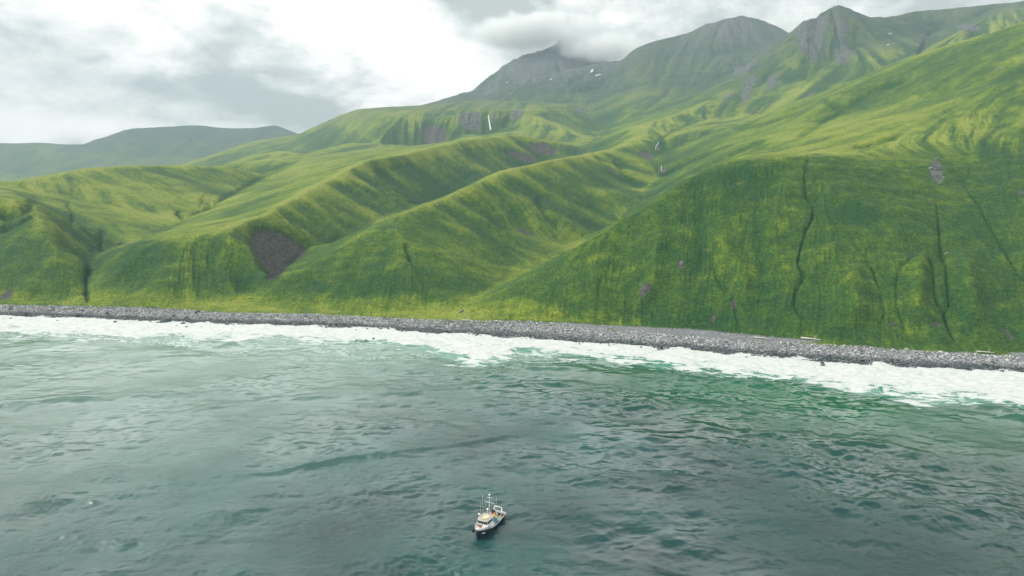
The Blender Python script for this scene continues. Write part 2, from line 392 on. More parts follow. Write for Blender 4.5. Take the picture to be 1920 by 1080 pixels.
# gullies cut into the slopes: (points, near depth, far depth, half width px, depth m)
GUL = [([(1518,285),(1508,330),(1512,365),(1524,385),(1526,400),(1512,430),(1502,460),(1496,490),(1508,515),(1492,545),(1490,570),(1500,590),(1514,602)], 300, 620, 3.6, 2.4),
       ([(1622,480),(1640,515),(1652,545),(1656,570),(1661,585),(1652,600),(1652,640)], 300, 600, 3.0, 1.7),
       ([(1715,480),(1690,495),(1680,530),(1682,570),(1690,600),(1702,625)], 300, 600, 2.8, 1.4),
       ([(1740,480),(1750,510),(1752,545),(1757,565),(1768,580),(1775,605)], 300, 600, 3.0, 1.9),
       ([(1755,370),(1762,440),(1765,475),(1774,500),(1776,530),(1780,570),(1770,585),(1777,610),(1790,640)], 300, 600, 3.2, 2.4),
       ([(1806,345),(1840,390),(1860,430),(1885,470),(1912,515),(1930,540)], 300, 620, 3.2, 1.9),
       ([(1373,555),(1380,580),(1384,615)], 300, 520, 3.5, 1.6),
       ([(1330,475),(1345,520),(1360,545)], 300, 520, 4.0, 1.2),
       ([(1310,400),(1320,470),(1300,520)], 300, 560, 12.0, 1.5),
       ([(1420,390),(1425,470),(1440,560)], 300, 560, 12.0, 1.5),
       ([(124,380),(135,395),(135,418)], 500, 900, 4, 2.5),
       ([(158,428),(176,445),(190,460)], 500, 800, 4, 2.0),
       ([(192,427),(188,450),(190,470)], 500, 800, 4.5, 3.0),
       ([(0,405),(35,392),(62,378)], 480, 720, 9, 5.0),
       ([(0,435),(40,410),(68,395)], 480, 700, 6, 2.5),
       ([(165,566),(160,520),(166,495)], 440, 620, 4.5, 2.8),
       ([(345,408),(400,381),(450,353),(500,326),(560,301)], 700, 1700, 4, 3.5),
       ([(330,395),(345,408)], 700, 1000, 5, 3.5),([(375,372),(398,381)], 700, 1100, 5, 3.5),
       ([(760,455),(772,490)], 450, 640, 6, 2.0),
       ([(1005,370),(1020,395),(1050,430)], 600, 1000, 6, 3.5),
       ([(1540,185),(1580,205),(1545,225),(1490,262)], 600, 1200, 5, 3.0),
       ([(1700,150),(1640,165),(1590,200)], 700, 1300, 6, 4.0),
       ([(1690,253),(1650,262),(1600,275)], 500, 900, 4, 3.5),
       ([(1500,205),(1440,228),(1380,242)], 900, 1500, 4, 4.0),
       ([(1440,262),(1380,285),(1300,325)], 560, 1100, 4, 3.0),
       ([(1240,330),(1290,300),(1330,285)], 800, 1300, 4, 4.0),
       ([(1730,75),(1745,60),(1728,88),(1720,102)], 1700, 2600, 3, 8.0),
       ([(1110,285),(1150,320),(1200,350)], 850, 1300, 4, 3.0),
       ([(1150,300),(1180,330),(1212,345)], 850, 1300, 4, 3.0)]
for pts, y0, y1, wd, dp in list(GUL[:9]):            # side rills running into the main gullies
    r_ = random.Random(int(pts[0][0]))
    for k in range(3):
        i = r_.randrange(len(pts) - 1); x, y = pts[i]; sg = r_.choice((-1, 1)); ln = r_.uniform(18, 48)
        GUL.append(([(x + sg * ln * .55, y - ln), (x + sg * ln * .38, y - ln * .5), (x + sg * 4, y - 8), (x, y)], y0, y1, 1.8, dp * .30))
GUL = [(g, a, b, max(1.7, c * .72) if a == 300 and c < 6 else c, d * (.8 if a == 300 else 1)) for g, a, b, c, d in GUL]
jit = 3.4 * perlin(XX / 8, YY / 8, 61) + 2.0 * perlin(XX / 3, YY / 3, 62)
wvar = 1 + .5 * perlin(XX / 12, YY / 12, 63)
gully = np.zeros_like(Zt)
for pts, y0, y1, wd, dp in GUL:
    sel, d, t = polydist(pts)
    yy = YY[sel]; ok = (yy > y0) & (yy < y1)
    d = d + jit[sel] * .5
    prof = np.exp(-(d / wd / wvar[sel]) ** 2) * ok * np.minimum(1, np.minimum(t * 8 + .25, (1 - t) * 6 + .4))
    Zt[sel] -= dp * prof + .35 * dp * np.exp(-(d / wd / 3.2) ** 2) * ok * np.minimum(1, np.minimum(t * 5 + .1, (1 - t) * 5 + .1))
    gully[sel] = np.maximum(gully[sel], prof * min(1, dp / 2.0))
# facets: two triangular buttresses between the gullies of the right face, and low ribs
for pts, y0, y1, wd, dp in [([(1596,495),(1605,560),(1610,620)],300,520,26,6.0), ([(1735,465),(1722,540),(1715,600)],300,520,16,4.0),
                            ([(1810,470),(1820,560),(1830,620)],300,520,24,6.0), ([(1240,420),(1225,520),(1200,590)],300,520,16,4.5),
                            ([(1330,420),(1390,520),(1400,590)],300,520,18,4.5), ([(1155,450),(1120,540)],300,520,14,1.6),
                            ([(275,470),(215,520)],430,560,14,2.0), ([(405,452),(420,500),(440,560)],430,560,12,1.6),
                            ([(640,462),(640,540)],430,560,16,1.6)]:
    sel, d, t = polydist(pts, pad=100)
    yy = YY[sel]; ok = (yy > y0) & (yy < y1)
    Zt[sel] += dp * np.exp(-(d / wd) ** 2) * ok * np.minimum(1, np.minimum(t * 5 + .1, (1 - t) * 4 + .2))
# the landslip: a scooped bowl
def inpoly(pts, px, py):
    x = np.array([p[0] for p in pts], float); y = np.array([p[1] for p in pts], float)
    inside = np.zeros(px.shape, bool); n = len(x); j = n - 1
    for i in range(n):
        c = ((y[i] > py) != (y[j] > py)) & (px < (x[j] - x[i]) * (py - y[i]) / (y[j] - y[i] + 1e-12) + x[i])
        inside ^= c; j = i
    return inside
PX, PY = project(XX, YY, Zt)
edge_j = 4 * perlin(XX / 9, YY / 9, 71) + 2 * perlin(XX / 3, YY / 3, 72)
def patch(pts, y0, y1, soft=3, jx=1.0):
    """soft mask of a bare patch given as a polygon on the slope"""
    m = np.zeros_like(Zt, dtype=np.float32)
    x0, x1 = min(p[0] for p in pts) - 15, max(p[0] for p in pts) + 15
    yy0, yy1 = min(p[1] for p in pts) - 15, max(p[1] for p in pts) + 15
    sel = np.where((PX > x0) & (PX < x1) & (PY > yy0) & (PY < yy1) & (YY > y0) & (YY < y1))
    m[sel] = inpoly(pts, PX[sel] + edge_j[sel] * jx * .8, PY[sel] + edge_j[sel] * jx * .5)
    return m
scar = patch([(468,447),(472,434),(484,427),(505,425),(528,431),(552,446),(570,458),(577,466),(560,482),(535,500),(515,520),(503,524),(498,516),(505,508),(490,490),(474,474)], 480, 760, jx=.5)
scar_b = blur(scar, 3, 3, 2)
Zt -= scar_b * 3.2 + blur(scar, 1, 1, 1) * 2.0
bare = np.zeros_like(Zt)
for pts, y0, y1 in [([(1672-725,283),(985,285),(1010,300),(990,305),(955,292)],1100,1900),
                    ([(990,268),(1020,265),(1048,280),(1040,290),(1000,285)],1100,1900),
                    ([(1198,284),(1215,283),(1228,293),(1222,300),(1203,293)],1000,1500),
                    ([(785,243),(815,232),(838,240),(836,265),(800,272)],2000,2600),
                    ([(640+330,432),(978,426),(1000,440),(990,442)],600,900),
                    ([(1270,488),(1278,485),(1285,500),(1272,505)],300,560),
                    ([(1198,545),(1208,530),(1222,533),(1218,545),(1200,558)],300,560),
                    ([(1332,600),(1340,582),(1343,595),(1336,608)],300,560),
                    ([(1369,572),(1374,555),(1380,565),(1377,585)],300,560),
                    ([(1660,610),(1675,603),(1690,615),(1680,612)],300,560),
                    ([(1745,608),(1755,601),(1768,610),(1757,612)],300,560),
                    ([(1875,612),(1885,615),(1905,640),(1895,636)],300,560),
                    ([(1918,355),(1905,362),(1925,364)],300,600),
                    ([(0,552),(18,542),(30,545),(15,560),(0,562)],440,600),
                    ([(1135,310),(1150,315),(1162,330),(1150,325)],900,1400),
                    ([(1195,395),(1205,402),(1200,404)],700,1200),
                    ([(1535,540-20),(1540,525),(1538,530)],300,560),
                    ([(855,590-2),(870,580),(872,584)],400,480)]:
    bare = np.maximum(bare, patch(pts, y0, y1, jx=.5))
Zt -= blur(bare, 2, 2, 2) * 1.2 * np.minimum(amp_d, 3)
PX, PY = project(XX, YY, Zt)
gx, gy = grads(Zt); slope2 = np.sqrt(gx * gx + gy * gy)

# rock masks by height, slope and distance
rk = fbm(XX / 160, YY / 160, 5, 81) + .6 * L_mid
alt = Zt
rock = sstep(alt + 140 * rk, 470, 760) * sstep(YY, 1900, 2400) * .85
def gblob(px0, py0, sx, sy, y0, y1, amp):
    return amp * np.exp(-((PX - px0) / sx) ** 2 - ((PY - py0) / sy) ** 2) * ((YY > y0) & (YY < y1))
rock_hint = gblob(1010,120,110,45,3300,6000,1.2) + gblob(1390,60,80,35,2900,4500,.7) + gblob(1380,120,70,25,2500,3600,.45) + gblob(1545,60,75,45,2000,3200,.9) + gblob(1560,110,50,25,1800,2600,.55) \
    + gblob(1430,150,50,40,1900,3000,.6) + gblob(890,228,40,18,2200,2500,1.1) + gblob(960,215,30,12,2200,2500,.8) + gblob(1810,52,40,9,1700,2700,.8) + gblob(1725,88,16,22,1700,2600,.9) \
    + gblob(1070,207,40,7,2300,2900,.7) + gblob(1380,185,35,20,1700,2600,.5) + gblob(1520,180,20,9,1500,2000,.6) + gblob(1240,318,10,12,1080,1230,1.2) + gblob(1232,278,12,12,1280,1400,.6)\
    + gblob(870,175,60,14,3300,4300,.7) + gblob(1440,145,18,7,700,1300,.5) + gblob(1730,100,30,10,800,1300,.0)
rock_n = fbm(XX / (24 * amp_d), YY / (24 * amp_d), 5, 91) + .5 * L_mid
rock = np.clip(rock * .5 + sstep(rock_hint + .75 * rock_n, .25, 1.05) * np.clip(rock_hint * 1.6, 0, 1), 0, 1)
crag = 1 - 2.2 * np.abs(fbm(XX / (34 * amp_d), YY / (34 * amp_d), 5, 95, .58))
Zt = Zt + far * blur(np.clip(rock_hint + .3 * rock, 0, 1), 8, 8, 2) * amp_d * (1.5 + 1.3 * (YY < 3300)) * crag
rock = np.maximum(rock, gblob(1755,320,14,20,400,700,1.4) * sstep(rock_n, -.1, .3))

def build_grid(name, X, Y, Z, attrs, mat, flip=False):
    nb, na = X.shape
    me = bpy.data.meshes.new(name)
    co = np.stack([X, Y, Z], -1).astype(np.float32).reshape(-1)
    me.vertices.add(nb * na); me.vertices.foreach_set('co', co)
    idx = np.arange(nb * na, dtype=np.int32).reshape(nb, na)
    q = np.stack([idx[:-1, :-1], idx[:-1, 1:], idx[1:, 1:], idx[1:, :-1]], -1).reshape(-1, 4)
    if flip: q = q[:, ::-1]
    nf = len(q)
    me.loops.add(nf * 4); me.loops.foreach_set('vertex_index', np.ascontiguousarray(q).reshape(-1))
    me.polygons.add(nf)
    me.polygons.foreach_set('loop_start', np.arange(0, nf * 4, 4, dtype=np.int32))
    me.polygons.foreach_set('use_smooth', np.ones(nf, bool))
    me.update(calc_edges=True)
    for k, v in attrs.items():
        a = me.attributes.new(k, 'FLOAT', 'POINT'); a.data.foreach_set('value', np.ascontiguousarray(v, dtype=np.float32).reshape(-1))
    me.materials.append(mat)
    o = bpy.data.objects.new(name, me); C.objects.link(o)
    return o

# ---------------------------------------------------------------- hillside material
def ground_material():
    m, nt, p = material('grassy_hillside', rough=.9, spec=.15)
    pos = nt.new('ShaderNodeNewGeometry').outputs['Position']
    st = nt.attr('streak'); fine = nt.attr('fine'); rock = nt.attr('rock'); scar = nt.attr('scar'); lush_shade = nt.attr('lush_shade'); sand = nt.attr('beach')
    nA = nt.noise(nt.mapping(pos, scale=(1, 1, 1.3)), .022, 5, .6)
    nB = nt.noise(pos, .16, 5, .65, .6)
    nC = nt.noise(pos, .62, 5, .75)
    v = nt.m('ADD', nt.m('MULTIPLY', st, .68), nt.m('MULTIPLY', nt.m('SUBTRACT', nA, .5), 1.0))
    v = nt.m('ADD', v, nt.m('MULTIPLY', nt.m('SUBTRACT', nB, .5), 1.1))
    v = nt.m('ADD', v, nt.m('MULTIPLY', fine, .30))
    v = nt.m('SUBTRACT', v, lush_shade)
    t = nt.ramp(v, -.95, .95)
    cr = nt.new('ShaderNodeValToRGB'); nt.put(cr.inputs[0], t)
    el_ = cr.color_ramp.elements
    el_[0].position = 0; el_[0].color = (.017, .064, .018, 1)
    el_[1].position = 1; el_[1].color = (.20, .235, .042, 1)
    for q, c in ((.3, (.046, .099, .016)), (.52, (.090, .146, .017)), (.76, (.145, .196, .024))):
        e = el_.new(q); e.color = c + (1,)
    dry = nt.ramp(nt.noise(nt.mapping(pos, (40, 10, 0)), .05, 6, .7, .8), .60, .74)
    col = nt.mix(nt.m('MULTIPLY', dry, .45), cr.outputs[0], (.20, .19, .045))
    spk = nt.ramp(nC, .34, .66, .55, 1.42)
    vm = nt.new('ShaderNodeVectorMath', operation='SCALE'); nt.put(vm.inputs[0], col); nt.put(vm.inputs['Scale'], spk)
    col = vm.outputs[0]
    col = nt.mix(nt.m('MULTIPLY', nt.attr('alpine'), .92), col, nt.mix(nt.ramp(nA, .35, .65), (.026, .050, .038), (.055, .082, .052)))
    rn = nt.noise(pos, .09, 7, .7, .5)
    rcol = nt.mix(nt.ramp(rn, .35, .65), (.045, .058, .062), (.135, .135, .135))
    rb = nt.ramp(nt.m('ADD', rock, nt.m('MULTIPLY', nt.m('SUBTRACT', nB, .5), 1.4)), .20, .80)
    col = nt.mix(nt.m('MULTIPLY', rb, .88), col, rcol)
    scn = nt.noise(pos, .35, 6, .75)
    scol = nt.mix(nt.ramp(scn, .35, .68), (.038, .041, .036), (.100, .104, .090))
    col = nt.mix(nt.ramp(scar, .35, .65), col, scol)
    bn = nt.new('ShaderNodeTexVoronoi'); nt.put(bn.inputs['Vector'], pos); bn.inputs['Scale'].default_value = 1.1
    bcol = nt.mix(nt.ramp(nt.noise(pos, .8, 4, .7), .3, .7), (.10, .11, .12), (.26, .27, .285))
    col = nt.mix(sand, col, bcol)
    nt.put(p.inputs['Base Color'], col)
    b = nt.new('ShaderNodeBump'); b.inputs['Strength'].default_value = .65; b.inputs['Distance'].default_value = 1.3
    nt.put(b.inputs['Height'], nt.m('ADD', nt.m('MULTIPLY', nB, 1.4), nC))
    nt.put(p.inputs['Normal'], b.outputs[0])
    return m
GROUND = ground_material()
# beach boundary follows the top line with small bays
tj = .8 * perlin(XX / 22, YY / 22, 101) + .5 * perlin(XX / 6, YY / 6, 102)
beach = sstep(Z0 + tj * .5, 4.15, 3.85) * (YY < 620)
slope_s = blur(slope, 12, 12, 2)
lush_shade = .26 * sstep(slope_s, .22, .60) * (1 - far * .6) + .38 * gully - .40 * sstep(Zt - blur(Zt, 20, 20, 2), .6, 5) * (1 - .5 * face) + .30 * sstep(blur(Zt, 20, 20, 2) - Zt, 0.5 * 1, 6 * 1) - .30 * sstep(slope, .30, .1) + .08  # lusher gullies and hollows; light painted in: brighter crests, darker steep slopes
for args in [(1640,400,70,30,300,600,-.0),(1615,400,35,18,300,600,.8),(1395,340,90,45,300,640,.35),(1320,600,30,22,300,560,.8),(1880,300,60,60,300,700,.35),(1850,420,70,60,300,600,.25),
             (640,540,160,45,400,620,.30),(880,545,90,30,400,700,.35),(250,480,60,50,400,620,.35),(730,330,170,60,700,1300,-.15),(1330,200,100,60,1600,2700,.10),(740,250,70,30,2000,2600,.4),
             (1290,290,45,25,700,1300,.0),(1240,300,30,30,900,1400,.35),(1500,240,150,40,600,1500,-.35),(1700,230,150,60,600,1300,-.25),(350,400,150,40,500,1100,-.25),(560,320,80,30,800,1500,-.3),
             (1040,380,120,60,600,1000,.05),(1400,480,100,100,300,600,-.12),(1650,500,120,80,300,600,-.10),(50,460,60,70,400,640,.2)]:
    if args[-1]: lush_shade = lush_shade + gblob(*args)  # local lush spots, plus lit and shaded slopes painted into the grass tone
lush_shade = lush_shade - .35 * apron * sstep(aa[None, :], .25, .05) + .12 * face * sstep(aa[None, :], .0, .3)
alpine = np.clip(sstep(Zt + 60 * rk, 240, 520) * sstep(YY, 1900, 2600) * .85 + sstep(YY, 4200, 4700) * (XX < 200) * .5 + gblob(1010,120,170,60,3300,6000,.5), 0, 1)
attrs = dict(alpine=alpine, streak=(L_mid * .8 + L_big * .25) * (1 - .9 * face) + .4 * face * fbm(XX / 16, YY / 9, 4, 45), fine=L_sm * .8 * (1 - .6 * face), rock=rock, scar=np.maximum(scar_b, blur(bare, 1, 1, 1)), lush_shade=lush_shade, beach=beach)
split = int(np.argmin(abs(YY[:, 0] - 1700)))
def rows(a, b): return dict((k, v[a:b]) for k, v in attrs.items())
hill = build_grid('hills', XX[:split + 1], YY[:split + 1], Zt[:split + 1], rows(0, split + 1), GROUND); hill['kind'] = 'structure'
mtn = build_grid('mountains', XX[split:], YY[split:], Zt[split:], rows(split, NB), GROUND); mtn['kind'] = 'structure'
def ground_z(X, Y):
    i = np.clip((np.log(Y) - B0) / DB, 0, NB - 1.001); j = np.clip((X / Y - A0) / DA, 0, NA - 1.001)
    i0, j0 = np.floor(i).astype(int), np.floor(j).astype(int); fi, fj = i - i0, j - j0
    return (Zt[i0, j0] * (1 - fi) * (1 - fj) + Zt[i0 + 1, j0] * fi * (1 - fj) + Zt[i0, j0 + 1] * (1 - fi) * fj + Zt[i0 + 1, j0 + 1] * fi * fj)
# ---------------------------------------------------------------- sea
def sea_grid():
    th = np.concatenate([np.linspace(-math.pi, -.96, 60)[:-1], np.linspace(-.96, .96, 1500), np.linspace(.96, math.pi, 60)[1:]])
    r = np.concatenate([np.exp(np.linspace(math.log(1), math.log(120), 60))[:-1], np.exp(np.linspace(math.log(120), math.log(600), 900))[:-1], np.exp(np.linspace(math.log(600), math.log(7000), 100))])
    T, Rr = np.meshgrid(th, r)
    return Rr * np.sin(T), Rr * np.cos(T), Rr
SX, SY, SR = sea_grid()
SY = np.maximum(SY, -1500 + SY * .01)
sh_w = np.array([at_height(x, y, 0) for x, y in SHORE])
sh_x = np.concatenate([[-3000, -450], sh_w[:, 0], [330, 3000]]); sh_y = np.concatenate([[950, sh_w[0, 1] + 18], sh_w[:, 1], [sh_w[-1, 1] - 22, -500]])
def shore_y(X): return np.interp(X, sh_x, sh_y)
SD = (shore_y(SX) - SY) * .97                       # metres seaward of the waterline
fade = 1 / (1 + (SR / 900) ** 2)
wr = np.random.default_rng(3)
SZ = np.zeros_like(SX); HX = np.zeros_like(SX); HY = np.zeros_like(SX)
sxf, syf = SX.astype(np.float32), SY.astype(np.float32)
calm = .75 + .55 * fbm(SX / 70, SY / 45, 3, 201) + .25 * sstep(SX, 0, 120)
calm = np.clip(calm, .25, 1.6)
ruffle = np.clip(.42 - .18 * sstep(SX / np.maximum(SY, 30), -.05, .30) + .42 * fbm(SX / 60, SY / 32, 3, 207) + .22 * sstep(SY, 260, 170), .12, 1.1)
def waves(n, l0, l1, slope_rms, spread, mean, mod):
    global SZ, HX, HY
    for i in range(n):
        lam = math.exp(wr.uniform(math.log(l0), math.log(l1))); k = 2 * math.pi / lam
        th = R(mean + wr.normal() * spread); kx, ky = math.sin(th) * k, math.cos(th) * k
        a = slope_rms * math.sqrt(2.0 / n) / k * wr.uniform(.6, 1.3)
        ph = kx * sxf + ky * syf + np.float32(wr.uniform(0, 6.28))
        m = mod * np.clip((SR * 0 + lam) / (SR * .0017 * 3.2), 0, 1) ** 1
        s, c = np.sin(ph), np.cos(ph)
        SZ += a * c * m; HX -= math.sin(th) * a * s * m * .75; HY -= math.cos(th) * a * s * m * .75
waves(10, 34, 70, .050, 14, 12, fade)
waves(26, 11, 30, .075, 34, 8, fade * (.5 + .5 * calm))
waves(60, 3.8, 12, .125, 44, 4, fade * calm)
waves(90, 1.5, 3.8, .135, 55, 0, fade * calm * (.35 + .65 * ruffle) * 1.25)
sPX, sPY = project(SX, np.maximum(SY, 5), 0 * SX)
vis = SY > 60
# single swell crests seen in the photograph: dark lines on the left, the breaker on the right
for pts, hgt, wd, d0 in [([(-60,768),(0,760),(130,750),(300,741),(420,741)], 1.25, 5, 0), ([(330,778),(400,764),(520,748),(640,742)], .7, 4, 0), ([(350,893),(520,882),(640,860),(740,850),(850,835),(960,815),(1060,812)], .8, 5, 0), ([(-60,700),(0,692),(130,684),(260,676),(400,672),(600,665)], .8, 4, 0),
                         ([(1815,752),(1850,758),(1900,772),(1990,800)], 1.9, 9, 0), ([(1180,700),(1300,712),(1420,722),(1540,742)], .8, 6, 0),
                         ([(330,640),(400,648),(520,632)], .6, 4, 0), ([(720,738),(860,728),(1010,718),(1100,720)], 1.1, 5, 0), ([(900,668),(1000,690),(1100,690)], .8, 5, 0), ([(1240,790),(1400,812),(1560,820),(1700,850)], .9, 6, 0)]:
    sel, d, t = polydist(pts, sPX, np.where(vis, sPY, -1e5))
    yy = sPY[sel]; d = np.abs(d + 1.2 * perlin(SX[sel] / 14, SY[sel] / 14, 210))
    SZ[sel] += hgt * np.exp(-(d / wd) ** 2) * np.minimum(1, np.minimum(t * 5, (1 - t) * 5) + .05)
# foam: outer edge of the white water as drawn by the surf
EDGE = [(-400,620),(0,622),(100,628),(200,632),(300,634),(420,634),(520,636),(600,640),(680,640),(740,646),(790,650),(830,662),(870,676),(900,678),(930,672),(965,660),(1010,663),(1060,664),(1120,668),(1200,678),(1280,690),(1350,695),(1450,705),(1540,718),(1620,728),(1700,742),(1780,751),(1830,750),(1880,762),(1920,772),(2300,850)]
ed_w = np.array([at_height(x, y, 0) for x, y in EDGE])
ed_d = np.interp(SX, ed_w[:, 0], (shore_y(ed_w[:, 0]) - ed_w[:, 1]) * .97)
def seanoise(sc, seed, st=2.4, o=4):
    al = SX * .97 - SY * .24; ac = SX * .24 + SY * .97
    return fbm(al / sc / st, ac / sc, o, seed)
rel = SD - ed_d
fo = .35 - rel / 8 + 2.2 * seanoise(9, 221) + 1.2 * seanoise(2.5, 225)
foam = sstep(fo, -.6, .9)
nearsh = SD > -30
lacemod = np.zeros_like(SX)
for px0, py0, sx, sy, amp in [(720,660,110,28,1.0),(230,628,260,26,.8),(1150,682,160,14,.75),(1420,708,150,16,.85),(1640,738,90,12,.75),(420,655,90,14,.45),(560,665,200,18,.35),(1880,790,40,10,.45),(860,690,40,6,.4),(470,642,120,12,.6),(980,672,60,12,.6)]:
    lacemod += amp * np.exp(-((sPX - px0) / sx) ** 2 - ((sPY - py0) / sy) ** 2) * vis
rid = 1 - np.abs(seanoise(5.5, 231, 2.0, 4)) * 2.0
rid2 = 1 - np.abs(seanoise(2.2, 235, 2.4, 3)) * 2.2
lacemod += .75 * np.exp(-((rel - 5) / 7) ** 2) * np.clip(.6 + 1.2 * seanoise(40, 281, 2, 2), 0, 1)
lace = np.clip(lacemod, 0, 1) * sstep(rid * .65 + rid2 * .35 + .35 * seanoise(18, 239), .45, .95)
foam = np.maximum(foam, lace * .9)
# milky surf water, with sky sheen painted pale over the left
foam = np.where(SD < -40, 0, foam)
milk_sheen = np.clip(sstep(SX + 30 * seanoise(60, 291, 2, 2), 60, -190) * sstep(SD, 360, 40) * .85 + .8 * np.clip(lacemod, 0, 1) + .5 * sstep(rel, 18, 0) * (SX < 60), 0, 1)
emer = np.exp(-((sPX - 1500) / 520) ** 2) * np.exp(-((rel - 26) / 50) ** 2) * vis + .35 * np.exp(-((sPX - 930) / 170) ** 2) * np.exp(-((rel - 10) / 22) ** 2) * vis
pale = sstep(rel + 5 * seanoise(14, 251), 11, -1) * sstep(SX, -160, -60)
damp = .35 + .65 * sstep(SD, 0, 45)
SZ = SZ * damp; HX *= damp; HY *= damp
surf = sstep(rel, 4, -6) * (SD > -40)
brk = np.maximum(0, 1 - np.abs(np.sin(rel / 9.0 + 2.2 * seanoise(30, 271, 3, 2))) * 1.8) * sstep(rel, 6, 0) * (SD > 6)
SZ += .9 * brk * np.clip(.6 + seanoise(16, 275, 2.5, 2), 0, 1.4)
SZ += surf * (.55 * seanoise(7, 261, 2.2, 4) + .22 * seanoise(1.8, 265, 2, 3) + .12)

def sea_material():
    m, nt, p = material('sea_water', rough=.05)
    p.inputs['IOR'].default_value = 1.46
    pos = nt.new('ShaderNodeNewGeometry').outputs['Position']
    foam = nt.attr('foam'); milk_sheen = nt.attr('milk_sheen'); emer = nt.attr('emerald'); pale = nt.attr('pale')
    base = nt.mix(nt.ramp(nt.noise(pos, .012, 4, .6), .35, .65), (.000, .026, .028), (.001, .058, .056))
    base = nt.mix(nt.m('MULTIPLY', nt.attr('deep'), .7), base, (.000, .027, .022))
    base = nt.mix(milk_sheen, base, (.145, .235, .200))  # silty surf colour, also holding the painted sky sheen of the left side
    base = nt.mix(nt.m('MINIMUM', emer, 1.0), base, (.000, .085, .036))
    base = nt.mix(nt.m('MULTIPLY', pale, .6), base, (.06, .23, .165))
    f1 = nt.noise(nt.mapping(pos, rot=(0, 0, R(13)), scale=(.5, 1.3, 1)), .55, 5, .72, .6)
    f2 = nt.noise(nt.mapping(pos, rot=(0, 0, R(13)), scale=(.6, 1.6, 1)), 1.9, 4, .75, .3)
    ff = nt.m('ADD', foam, nt.m('MULTIPLY', nt.m('SUBTRACT', nt.m('ADD', nt.m('MULTIPLY', f1, .6), nt.m('MULTIPLY', f2, .4)), .5), 1.3))
    fm = nt.ramp(nt.m('MULTIPLY', ff, nt.ramp(foam, 0.0, .12)), .34, .62)
    fcol = nt.mix(nt.ramp(nt.m('ADD', nt.m('ADD', nt.m('MULTIPLY', f1, .6), nt.m('MULTIPLY', f2, .4)), nt.m('MULTIPLY', nt.m('SUBTRACT', foam, 1.0), .5)), .36, .58), (.36, .46, .44), (.60, .60, .59))
    nt.put(p.inputs['Base Color'], nt.mix(fm, base, fcol))
    nt.put(p.inputs['Roughness'], nt.m('ADD', .03, nt.m('MULTIPLY', fm, .75)))
    # ripples too small for the mesh
    dist = nt.new('ShaderNodeVectorMath', operation='LENGTH'); nt.put(dist.inputs[0], pos)
    r1 = nt.noise(nt.mapping(pos, rot=(0, 0, R(8)), scale=(.7, 1.25, 1)), 1.0, 7, .70, .5)
    r2 = nt.noise(nt.mapping(pos, rot=(0, 0, R(-14)), scale=(.8, 1.2, 1)), 2.6, 3, .6, .3)
    patchy = nt.ramp(nt.noise(pos, .018, 4, .6, .6), .35, .65, .45, 1.25)
    h = nt.m('ADD', nt.m('MULTIPLY', r1, .55), nt.m('MULTIPLY', r2, .16))
    h = nt.m('MULTIPLY', nt.m('MULTIPLY', h, patchy), nt.attr('ruffle'))
    h = nt.m('ADD', h, nt.m('MULTIPLY', nt.m('MULTIPLY', fm, f2), .5))
    b = nt.new('ShaderNodeBump'); b.inputs['Strength'].default_value = .9; b.inputs['Distance'].default_value = .6
    nt.put(b.inputs['Height'], h); nt.put(p.inputs['Normal'], b.outputs[0])
    return m
sea = build_grid('sea', SX + HX, SY + HY, SZ, dict(foam=foam, milk_sheen=milk_sheen, emerald=emer, pale=pale, ruffle=ruffle, deep=sstep(SX + 25 * seanoise(50, 295, 2, 3), 20, 120)), sea_material(), flip=True)
sea['kind'] = 'structure'
# ---------------------------------------------------------------- mesh helpers for things
import bmesh
def tag(o, label=None, cat=None, group=None, kind=None):
    if label: o['label'] = label
    if cat: o['category'] = cat
    if group: o['group'] = group
    if kind: o['kind'] = kind
    return o
def link_mesh(name, bm, mat, parent=None, smooth=False):
    me = bpy.data.meshes.new(name); bm.to_mesh(me); bm.free()
    if smooth:
        for f in me.polygons: f.use_smooth = True
    me.materials.append(mat)
    o = bpy.data.objects.new(name, me); C.objects.link(o)
    if parent: o.parent = parent
    return o
def pydata(name, verts, faces, mat, parent=None, smooth=False):
    me = bpy.data.meshes.new(name); me.from_pydata([tuple(v) for v in verts], [], faces); me.update()
    if smooth:
        for f in me.polygons: f.use_smooth = True
    me.materials.append(mat)
    o = bpy.data.objects.new(name, me); C.objects.link(o)
    if parent: o.parent = parent
    return o
def bbox(bm, c, s, rz=0.0, taper=1.0):
    vs = []
    for z in (-1, 1):
        t = taper if z > 0 else 1
        for x, y in ((-1, -1), (1, -1), (1, 1), (-1, 1)):
            X, Y = x * s[0] / 2 * t, y * s[1] / 2 * t
            vs.append(bm.verts.new((c[0] + X * math.cos(rz) - Y * math.sin(rz), c[1] + X * math.sin(rz) + Y * math.cos(rz), c[2] + z * s[2] / 2)))
    for f in ((3, 2, 1, 0), (4, 5, 6, 7), (0, 1, 5, 4), (1, 2, 6, 5), (2, 3, 7, 6), (3, 0, 4, 7)): bm.faces.new([vs[i] for i in f])
def tube(bm, pts, r, n=8, r1=None):
    pts = [Vector(p) for p in pts]; rings = []
    for i, p in enumerate(pts):
        d = (pts[min(i + 1, len(pts) - 1)] - pts[max(i - 1, 0)]).normalized()
        a = d.cross(Vector((0, 0, 1)) if abs(d.z) < .9 else Vector((1, 0, 0))).normalized(); b = d.cross(a)
        rr = r if r1 is None else r + (r1 - r) * i / (len(pts) - 1)
        rings.append([bm.verts.new(p + (a * math.cos(2 * math.pi * k / n) + b * math.sin(2 * math.pi * k / n)) * rr) for k in range(n)])
    for i in range(len(rings) - 1):
        for k in range(n): bm.faces.new((rings[i][k], rings[i][(k + 1) % n], rings[i + 1][(k + 1) % n], rings[i + 1][k]))
    bm.faces.new(rings[0][::-1]); bm.faces.new(rings[-1])
